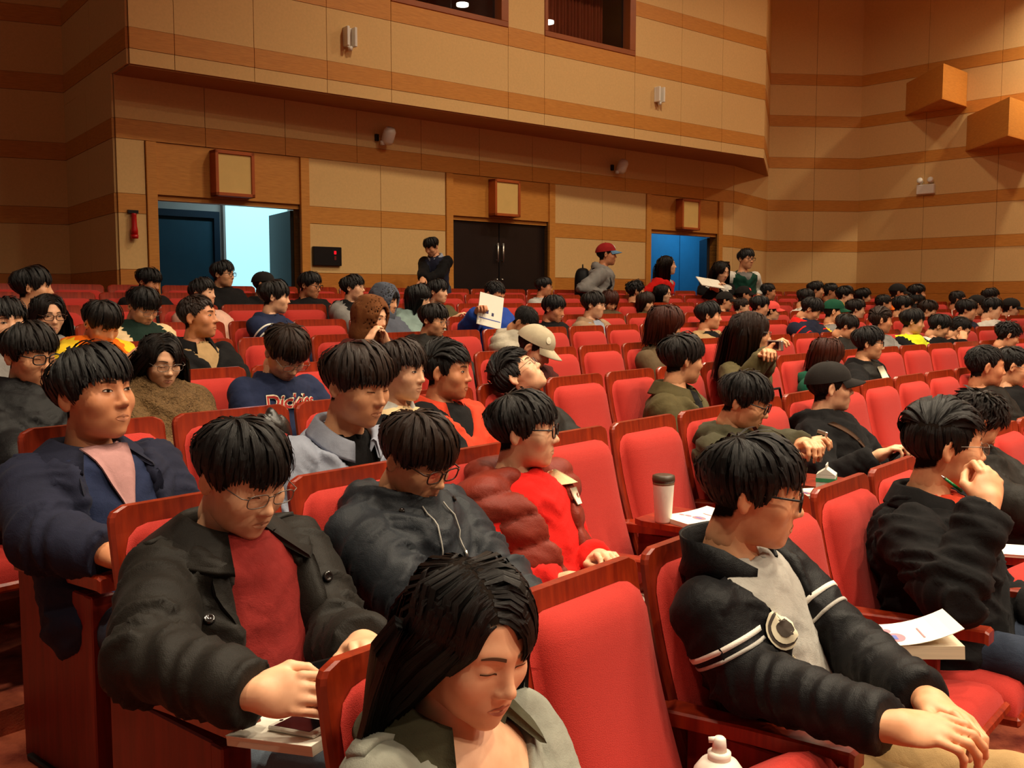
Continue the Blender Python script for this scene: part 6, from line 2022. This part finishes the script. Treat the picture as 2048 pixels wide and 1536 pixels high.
strip(O1, 'jacket', 'toggle_trim', ([(0.044, 0.45), (0.040, 0.7), (0.060, 0.93)], [(0.074, 0.45), (0.070, 0.7), (0.090, 0.93)]), mat('white_toggle_cord', (232, 220, 206), 0.7, var=0.9, vscale=3.0, stretch=(3, 3, 24), rgb2=(150, 50, 40)), 0.008, 3, 0.008)
strip(M6, 'sweater', 'logo', ([(-0.085, 0.66), (-0.085, 0.70)], [(-0.11, 0.66), (-0.11, 0.70)]), M_BADGE, 0.002, 3, 0.006)
# denim jacket patch, front placket and earring of the woman
strip(W1, 'jacket', 'shoulder_patch', ([(-0.115, 0.58), (-0.12, 0.72)], [(-0.165, 0.56), (-0.168, 0.70)]), mat('worn_patch', (190, 160, 120), 0.9, var=0.5, vscale=40), 0.003, 6, 0.006)
for sd in (1, -1):
    zs = np.linspace(0.25, 0.9, 12)
    ow = lambda z: float(np.interp(z, [0.25, 0.6, 0.85, 1.05], [0.002, 0.004, 0.047, 0.085]))
    strip(W1, 'jacket', 'placket', ([(sd * (ow(z) + 0.001), z) for z in zs], [(sd * (ow(z) + 0.026), z) for z in zs]), OLIVE2, 0.003, 3, 0.005)
    for k in range(3):
        button(W1, 'jacket', sd * 0.105, 0.45 + 0.13 * k, M_STEEL, 0.006)
MB().lathe([(0, -0.003), (0.0035, -0.002), (0.0035, 0.002), (0, 0.003)], 10).build('earring', mat('gold', (214, 176, 96), 0.25, var=0, metal=1.0), W1['root'], True, M=W1['HM'] @ Matrix.Translation((0.083, -0.004, -0.040)))

# ================================================================== loose things
def place(name, label, cat, p, rz=0.0, tilt=(0, 0), group=None):
    e = empty(name, tuple(p)); e.rotation_euler = (tilt[0], tilt[1], rz)
    tag(e, label, cat, group); return e
def at(row, px, py, fo): return row_hit(row, px, py, fo)[1]
def on_level(px, py, z):
    d = pix(px, py); return CAMP + d * ((z - CAMZ) / d[2])
RZN = math.atan2(-math.sin(A1), math.cos(A1)) - math.pi / 2      # +y towards the stage
def booklet(p, rz, label, w=0.19, h=0.26, t=0.018, tilt=(0, 0), curl=0.0, marks=True, group=None):
    e = place('booklet', label, 'book', p, rz, tilt, group)
    MB().box((-w / 2, -h / 2, 0), (w / 2, h / 2, t - 0.0015)).build('pages', M_PAPEREDGE, e)
    n = 10; V = []; F = []
    for j in range(n + 1):
        y = -h / 2 + h * j / n
        z = t + curl * max(0, (j / n - 0.35)) ** 2
        V += [(-w / 2 - 0.002, y, z), (w / 2 + 0.002, y, z), (-w / 2 - 0.002, y, z - 0.0014), (w / 2 + 0.002, y, z - 0.0014)]
    for j in range(n):
        a = 4 * j
        F += [(a, a + 1, a + 5, a + 4), (a + 2, a + 6, a + 7, a + 3), (a, a + 4, a + 6, a + 2), (a + 1, a + 3, a + 7, a + 5)]
    F += [(0, 2, 3, 1), (4 * n, 4 * n + 1, 4 * n + 3, 4 * n + 2)]
    c = MB().put(V, F).build('cover', M_PAPER, e)
    if marks:
        zc = t + 0.0006
        def zz(y): return t + curl * max(0, ((y + h / 2) / h - 0.35)) ** 2 + 0.0008
        def ell(cx, cy, rx, ry, m, nm):
            V = [(cx, cy, zz(cy))] + [(cx + rx * math.cos(2 * math.pi * k / 18), cy + ry * math.sin(2 * math.pi * k / 18), zz(cy + ry * math.sin(2 * math.pi * k / 18))) for k in range(18)]
            F = [(0, 1 + k, 1 + (k + 1) % 18) for k in range(18)]
            return add(nm, mesh_np(nm, V, F, (m,), False), c)
        ell(w * 0.16, -h * 0.06, w * 0.20, h * 0.085, M_INKPINK, 'printed_oval')
        ell(-w * 0.16, -h * 0.10, w * 0.10, h * 0.04, M_INKPINK, 'printed_oval')
        ell(-w * 0.33, -h * 0.14, w * 0.09, h * 0.03, M_INKPINK, 'printed_oval')
        MB().box((w * 0.06, -h * 0.085, zz(-h * 0.06)), (w * 0.26, -h * 0.045, zz(-h * 0.06) + 0.0006)).build('printed_line', M_INKBLUE, c)
        MB().box((-w * 0.1, h * 0.17, zz(h * 0.18)), (w * 0.34, h * 0.185, zz(h * 0.18) + 0.0006)).build('printed_line', M_INKPINK, c)
    return e
def phone(p, rz, label, tilt=(0, 0), body=None, w=0.062, h=0.118):
    e = place('phone', label, 'phone', p, rz, tilt)
    MB().box((-w / 2, -h / 2, 0), (w / 2, h / 2, 0.010), 0.003).build('case', body or M_BLACKP, e)
    MB().box((-w / 2 + 0.005, -h / 2 + 0.014, 0.0101), (w / 2 - 0.005, h / 2 - 0.014, 0.0108)).build('screen', M_SCREEN, e)
    MB().lathe([(0, 0), (0.004, 0), (0.004, 0.0006), (0, 0.0006)], 10, (0, -h / 2 + 0.007, 0.0101)).build('home_button', M_BLACKP if body else M_STEEL, e)
    return e
# tumbler and booklet on the writing tablet of the second row
zt = ROWZ[1] + 0.6425
p = on_level(1326, 1044, zt)
e = place('tumbler', 'white travel tumbler with dark lid on the wooden writing tablet', 'tumbler', p)
MB().lathe([(0, 0), (0.026, 0), (0.029, 0.006), (0.037, 0.140), (0.037, 0.142), (0, 0.142)], 24).build('cup', M_WHITEP, e, True)
MB().lathe([(0, 0.142), (0.0385, 0.142), (0.0395, 0.150), (0.038, 0.163), (0.030, 0.166), (0, 0.164)], 24).build('lid', mat('tumbler_lid', (70, 54, 40), 0.4, var=0.1), e, True)
MB().lathe([(0, 0.1), (0.0362, 0.1325), (0.0372, 0.1330), (0.0375, 0.1415), (0, 0.1416)], 24).build('band', mat('tumbler_band', (120, 96, 72), 0.4, var=0), e, True)
p = on_level(1395, 1042, zt)
booklet(p + np.array([0, 0, 0.0]), RZN + 1.2, 'white booklet lying beside the travel tumbler', 0.15, 0.21, 0.016, curl=0.03)
# milk carton and paper on the next tablet
p = on_level(1652, 992, zt)
e = place('milk_carton', 'small white gable-top milk carton with green stripe on the tablet', 'carton', p, RZN + 0.3)
cw = 0.036
MB().box((-cw, -cw, 0), (cw, cw, 0.088), 0.002).build('carton', M_WHITEP, e)
MB().put([(-cw, -cw, 0.0881), (cw, -cw, 0.0881), (cw, cw, 0.0881), (-cw, cw, 0.0881), (-cw, 0, 0.113), (cw, 0, 0.113)], [(0, 1, 5, 4), (2, 3, 4, 5), (1, 2, 5), (3, 0, 4), (3, 2, 1, 0)]).build('gable', M_WHITEP, e)
MB().box((-cw, -0.002, 0.112), (cw, 0.002, 0.128)).build('seal', M_WHITEP, e)
MB().box((-cw - 0.0008, -cw - 0.0008, 0.060), (cw + 0.0008, cw + 0.0008, 0.075)).build('stripe', mat('carton_green', (70, 150, 100), 0.5, var=0), e)
p = on_level(1612, 990, zt)
booklet(p, RZN + 0.9, 'white booklet beside the milk carton', 0.14, 0.19, 0.012)
# booklet on the tipped seat beside the varsity jacket
p = on_level(1800, 1296, 0.665)
booklet(p, RZN + 0.55, 'thick white booklet with pink printed ovals on the seat beside the varsity jacket', 0.19, 0.26, 0.034, tilt=(0.05, -0.06), curl=0.10)
# booklet with phone on the lap of the black coat
p = on_level(590, 1470, 0.725)
booklet(p, RZN + 0.25, 'white booklet on the lap of the man in the black coat', 0.15, 0.20, 0.020, tilt=(0.10, 0), marks=False)
p2 = on_level(604, 1458, 0.748)
phone(p2, RZN + 0.15, 'black-screened phone lying on the lap booklet', tilt=(0.10, 0), body=M_WHITEP)
def in_hand(I, nm, off):
    Hm, W = I['hands'][nm]; return W + Hm @ (np.array(off) * I['sc'])
def hold(I, nm, off, fn, label, rot=(0, 0, 0), **k):
    Hm, W = I['hands'][nm]
    p = in_hand(I, nm, off)
    o = fn((0, 0, 0), 0, label, **k)
    M = Matrix([[Hm[i][0], Hm[i][1], Hm[i][2], p[i]] for i in range(3)] + [[0, 0, 0, 1]]) @ (Matrix.Rotation(rot[2], 4, 'Z') @ Matrix.Rotation(rot[1], 4, 'Y') @ Matrix.Rotation(rot[0], 4, 'X'))
    o.matrix_world = M
    return o
hold(B1, 'R', (-0.035, 0.105, -0.040), phone, 'phone held in the right hand of the man in the black coat', rot=(0.0, 0.2, 0.2))
hold(Q1, 'R', (-0.02, 0.10, -0.045), phone, 'slim phone held up by the man in the olive hood', rot=(0.6, 0.3, 0.2), body=M_STEEL)
hold(D1, 'R', (-0.01, 0.10, -0.03), phone, 'black phone in the hand of the man in the black cap', rot=(0.2, 0.2, 0.1))
hold(O5, 'R', (-0.01, 0.10, -0.03), phone, 'white phone held by the boy in the orange hood', rot=(0.2, 0.2, 0.1), body=M_WHITEP)
hold(A_, 'R', (-0.01, 0.10, -0.03), phone, 'phone held by the standing boy', rot=(0.2, 0.2, 0.1), body=M_BLACKP)
# green sweet wrapper between the hands
p = (in_hand(V1, 'R', (-0.03, 0.135, -0.04)) * 0.6 + in_hand(V1, 'L', (0.03, 0.12, -0.04)) * 0.4)
V, F = surface_nets(lambda P: sd_cap(P, (-0.022, 0, 0), (0.022, 0, 0.006), 0.016, 0.013) + 0.004 * (ridge(P * 90) - 0.5), (-0.06, -0.04, -0.04), (0.06, 0.04, 0.04), 0.004)
o = add('sweet_wrapper', mesh_np('sweet_wrapper', V, F.tolist(), (mat('green_foil', (120, 140, 40), 0.3, var=0.3, vscale=60),)), None, tuple(p)); o.rotation_euler = (0.2, 0.2, RZN + 0.6)
tag(o, 'crumpled green wrapper held by the man in the varsity jacket', 'wrapper')
# green pen at the chin
a_ = in_hand(C1, 'R', (-0.030, 0.05, -0.065)); b_ = a_ + unit(np.array([-0.35, 0.1, 0.28])) * 0.075
e = place('pen', 'green pen held against the chin of the man in the black jacket', 'pen', a_)
d_ = b_ - a_
MB().tube([(0, 0, 0), tuple(d_ * 0.8)], 0.0045, 8).build('barrel', mat('green_plastic', (20, 120, 60), 0.3, var=0), e, True)
MB().tube([tuple(d_ * 0.8), tuple(d_)], [0.0045, 0.001], 8).build('tip', M_STEEL, e, True)
# compact camera of the girl
p = (in_hand(C2, 'R', (-0.02, 0.10, -0.03)) + in_hand(C2, 'L', (0.02, 0.10, -0.03))) / 2 + np.array([0.01, 0, 0.02])
e = place('compact_camera', 'small silver camera held out by the girl in olive', 'camera', p, math.radians(-50))
MB().box((-0.048, -0.011, -0.028), (0.048, 0.011, 0.028), 0.004).build('body', M_STEEL, e)
MB().lathe([(0, 0), (0.02, 0), (0.019, 0.018), (0, 0.018)], 16).xf(Matrix.Translation((0.008, 0.011, 0)) @ Matrix.Rotation(-math.pi / 2, 4, 'X')).build('lens', M_BLACKP, e, True)
MB().box((-0.036, -0.0125, -0.022), (0.03, -0.0111, 0.022)).build('screen', M_SCREEN, e)
# booklet held up by the man in blue
dq = pix(980, 622)
pb = at(5, 980, 622, 0.46)
e = place('booklet', 'white booklet held upright by the man in the royal blue jacket', 'book', pb)
MB().box((-0.098, -0.006, -0.125), (0.098, 0.006, 0.125)).build('pages', M_PAPER, e)
MB().box((-0.10, -0.009, -0.127), (0.10, -0.0062, 0.127)).build('cover', M_PAPER, e)
MB().box((-0.055, -0.0105, -0.03), (-0.015, -0.0091, 0.0)).build('printed_block', M_INK, e)
MB().box((0.012, -0.0105, -0.04), (0.03, -0.0091, -0.015)).build('printed_block', M_INK, e)
MB().box((-0.09, -0.0105, -0.075), (0.09, -0.0091, -0.068)).build('printed_line', M_INKBLUE, e)
e.rotation_euler = (math.radians(-16), math.radians(14), math.radians(24))
# papers and books further back
for (r, x, y, fo, lab, w, h) in ((5, 1166, 692, 0.52, 'white booklet on the lap of the man in the plaid jacket', 0.13, 0.2), (2, 1732, 806, 0.55, 'white papers under the hand of the man with the chest print', 0.17, 0.26),
                                 (0, 1996, 893, 0.0, 'white papers on the lap of the curly haired person', 0.16, 0.22), (0, 2040, 1106, -1, 'white booklet cut off by the right picture edge', 0.16, 0.24)):
    p = at(r, x, y, fo) if fo > 0 else (CU['hip'] + CU['Fb'] * 0.34 + UPV * 0.12 if fo == 0 else on_level(x, y, 0.60))
    booklet(p, RZN + 0.4, lab, w, h, 0.012, marks=False)
e0 = booklet(on_level(1322, 1215, ROWZ[1] + 0.47), RZN + 0.3, 'white booklet on a second row seat seen between the chair backs', 0.16, 0.24, 0.014, marks=False)
a_ = on_level(1335, 1195, ROWZ[1] + 0.50)
e = place('pen', 'blue pen on the booklet between the chair backs', 'pen', a_, RZN + 0.8)
MB().tube([(0, -0.06, 0), (0, 0.05, 0)], 0.004, 8).build('barrel', mat('blue_plastic', (40, 70, 170), 0.3, var=0), e, True)
MB().tube([(0, 0.05, 0), (0, 0.066, 0)], [0.004, 0.0008], 8).build('tip', M_STEEL, e, True)
p = (in_hand(D_, 'R', (0, 0.1, -0.02)) + in_hand(D_, 'L', (0, 0.1, -0.02))) / 2 + np.array([-0.10, -0.02, 0.04])
e = place('booklet', 'white booklet opened by the standing long haired girl', 'book', p, 0.3, (0.5, 0.15))
for sx in (-1, 1):
    MB().box((0, -0.12, 0), (sx * 0.17, 0.12, 0.012) if sx > 0 else (-0.0001, 0.12, 0.012)).build('pages', M_PAPER, e) if sx > 0 else MB().box((-0.17, -0.12, 0), (0, 0.12, 0.010)).build('pages', M_PAPER, e)
# white squeeze bottle at the bottom edge
p = on_level(1436, 1650, 0.46)
e = place('squeeze_bottle', 'white bottle with a stepped nozzle at the bottom picture edge', 'bottle', p)
MB().lathe([(0, 0), (0.05, 0), (0.056, 0.008), (0.056, 0.09), (0.052, 0.118), (0.038, 0.138), (0.022, 0.145), (0, 0.146)], 28).build('body', M_WHITEP, e, True)
MB().lathe([(0, 0.14), (0.024, 0.14), (0.024, 0.158), (0.019, 0.160), (0, 0.160)], 24).build('cap', M_WHITEP, e, True)
nz = MB().lathe([(0, 0.158), (0.016, 0.158), (0.013, 0.186), (0.009, 0.190), (0, 0.190)], 18)
nz.tube([(0, 0, 0.184), (-0.022, 0.004, 0.182)], [0.007, 0.006], 10)
nz.build('nozzle', M_WHITEP, e, True)
# backpack of the standing man
b0 = B_['N']; Fb = B_['Fb']; Rb = B_['Rb']
def bpk(P):
    q = P - (b0 - Fb * 0.25 - UPV * 0.22)
    l = np.stack([q @ Rb, q @ Fb, q[:, 2]], 1)
    return (np.sum(np.abs(l / np.array([0.16, 0.10, 0.24])) ** 3.2, 1) ** (1 / 3.2) - 1) * 0.10
c0 = b0 - Fb * 0.25 - UPV * 0.22
V, F = surface_nets(bpk, c0 - 0.3, c0 + 0.3, 0.02)
e = place('backpack', 'black backpack on the back of the man in the red cap', 'backpack', c0)
add('bag', mesh_np('bag', V - c0, F.tolist(), (BLK2,)), e)
for sd in (1, -1):
    P = [b0 + Rb * sd * 0.10 - Fb * 0.12 + UPV * 0.0, b0 + Rb * sd * 0.10 - Fb * 0.02 + UPV * 0.04, b0 + Rb * sd * 0.115 + Fb * 0.10 - UPV * 0.06, b0 + Rb * sd * 0.14 + Fb * 0.13 - UPV * 0.2, b0 + Rb * sd * 0.19 - Fb * 0.02 - UPV * 0.36]
    MB().tube([q - c0 for q in P], 0.022, 8, True, 0.4).build('strap', BLK2, e, True)
P = [np.array([0, 0, 0.23]) + Rb * -0.03, np.array([0, 0, 0.28]), np.array([0, 0, 0.23]) + Rb * 0.03]
MB().tube(P, 0.008, 6).build('loop', BLK2, e, True)
# black bag on the seat beside the girl with the camera
p = at(2, 1552, 742, 0.40); p[2] = ROWZ[2] + 0.40
V, F = surface_nets(lambda P: (np.sum(np.abs(P / np.array([0.15, 0.11, 0.17])) ** 3, 1) ** (1 / 3) - 1) * 0.11 + 0.012 * (ridge(P * 9) - 0.5), (-0.2, -0.2, -0.24), (0.2, 0.2, 0.24), 0.016)
e = place('shoulder_bag', 'black bag on the seat beside the girl with the camera', 'bag', p + np.array([0, 0, 0.17]), RZN)
add('bag', mesh_np('bag', V, F.tolist(), (BLK2,)), e)
MB().tube([(-0.09, 0, 0.15), (-0.05, 0, 0.23), (0.05, 0, 0.23), (0.09, 0, 0.15)], 0.008, 6).build('handle', BLK2, e, True)
# leather jacket hung over a third row seat back behind the grey-blue shirt
p = at(2, 552, 832, 0.02)
def lj(P):
    l = P
    d = (np.sum(np.abs(l / np.array([0.09, 0.07, 0.15])) ** 2.4, 1) ** (1 / 2.4) - 1) * 0.07
    return d + 0.016 * (ridge(l * np.array([22, 14, 7])) - 0.5)
V, F = surface_nets(lj, (-0.14, -0.12, -0.2), (0.14, 0.12, 0.2), 0.010)
e = place('leather_jacket', 'black leather jacket hung over the seat back behind the grey-blue shirt', 'jacket', p - np.array([0.02, 0, 0.13]), RZN)
add('jacket_body', mesh_np('jacket_body', V, F.tolist(), (mat('black_leather', (20, 18, 16), 0.32, var=0.2, vscale=30, bump=0.4, bscale=60, spec=0.6),)), e)
MB().tube([(0.06, 0.02, 0.06), (0.09, 0.05, -0.02), (0.085, 0.06, -0.14)], [0.03, 0.035, 0.028], 10).build('sleeve', MATS['black_leather'], e, True)
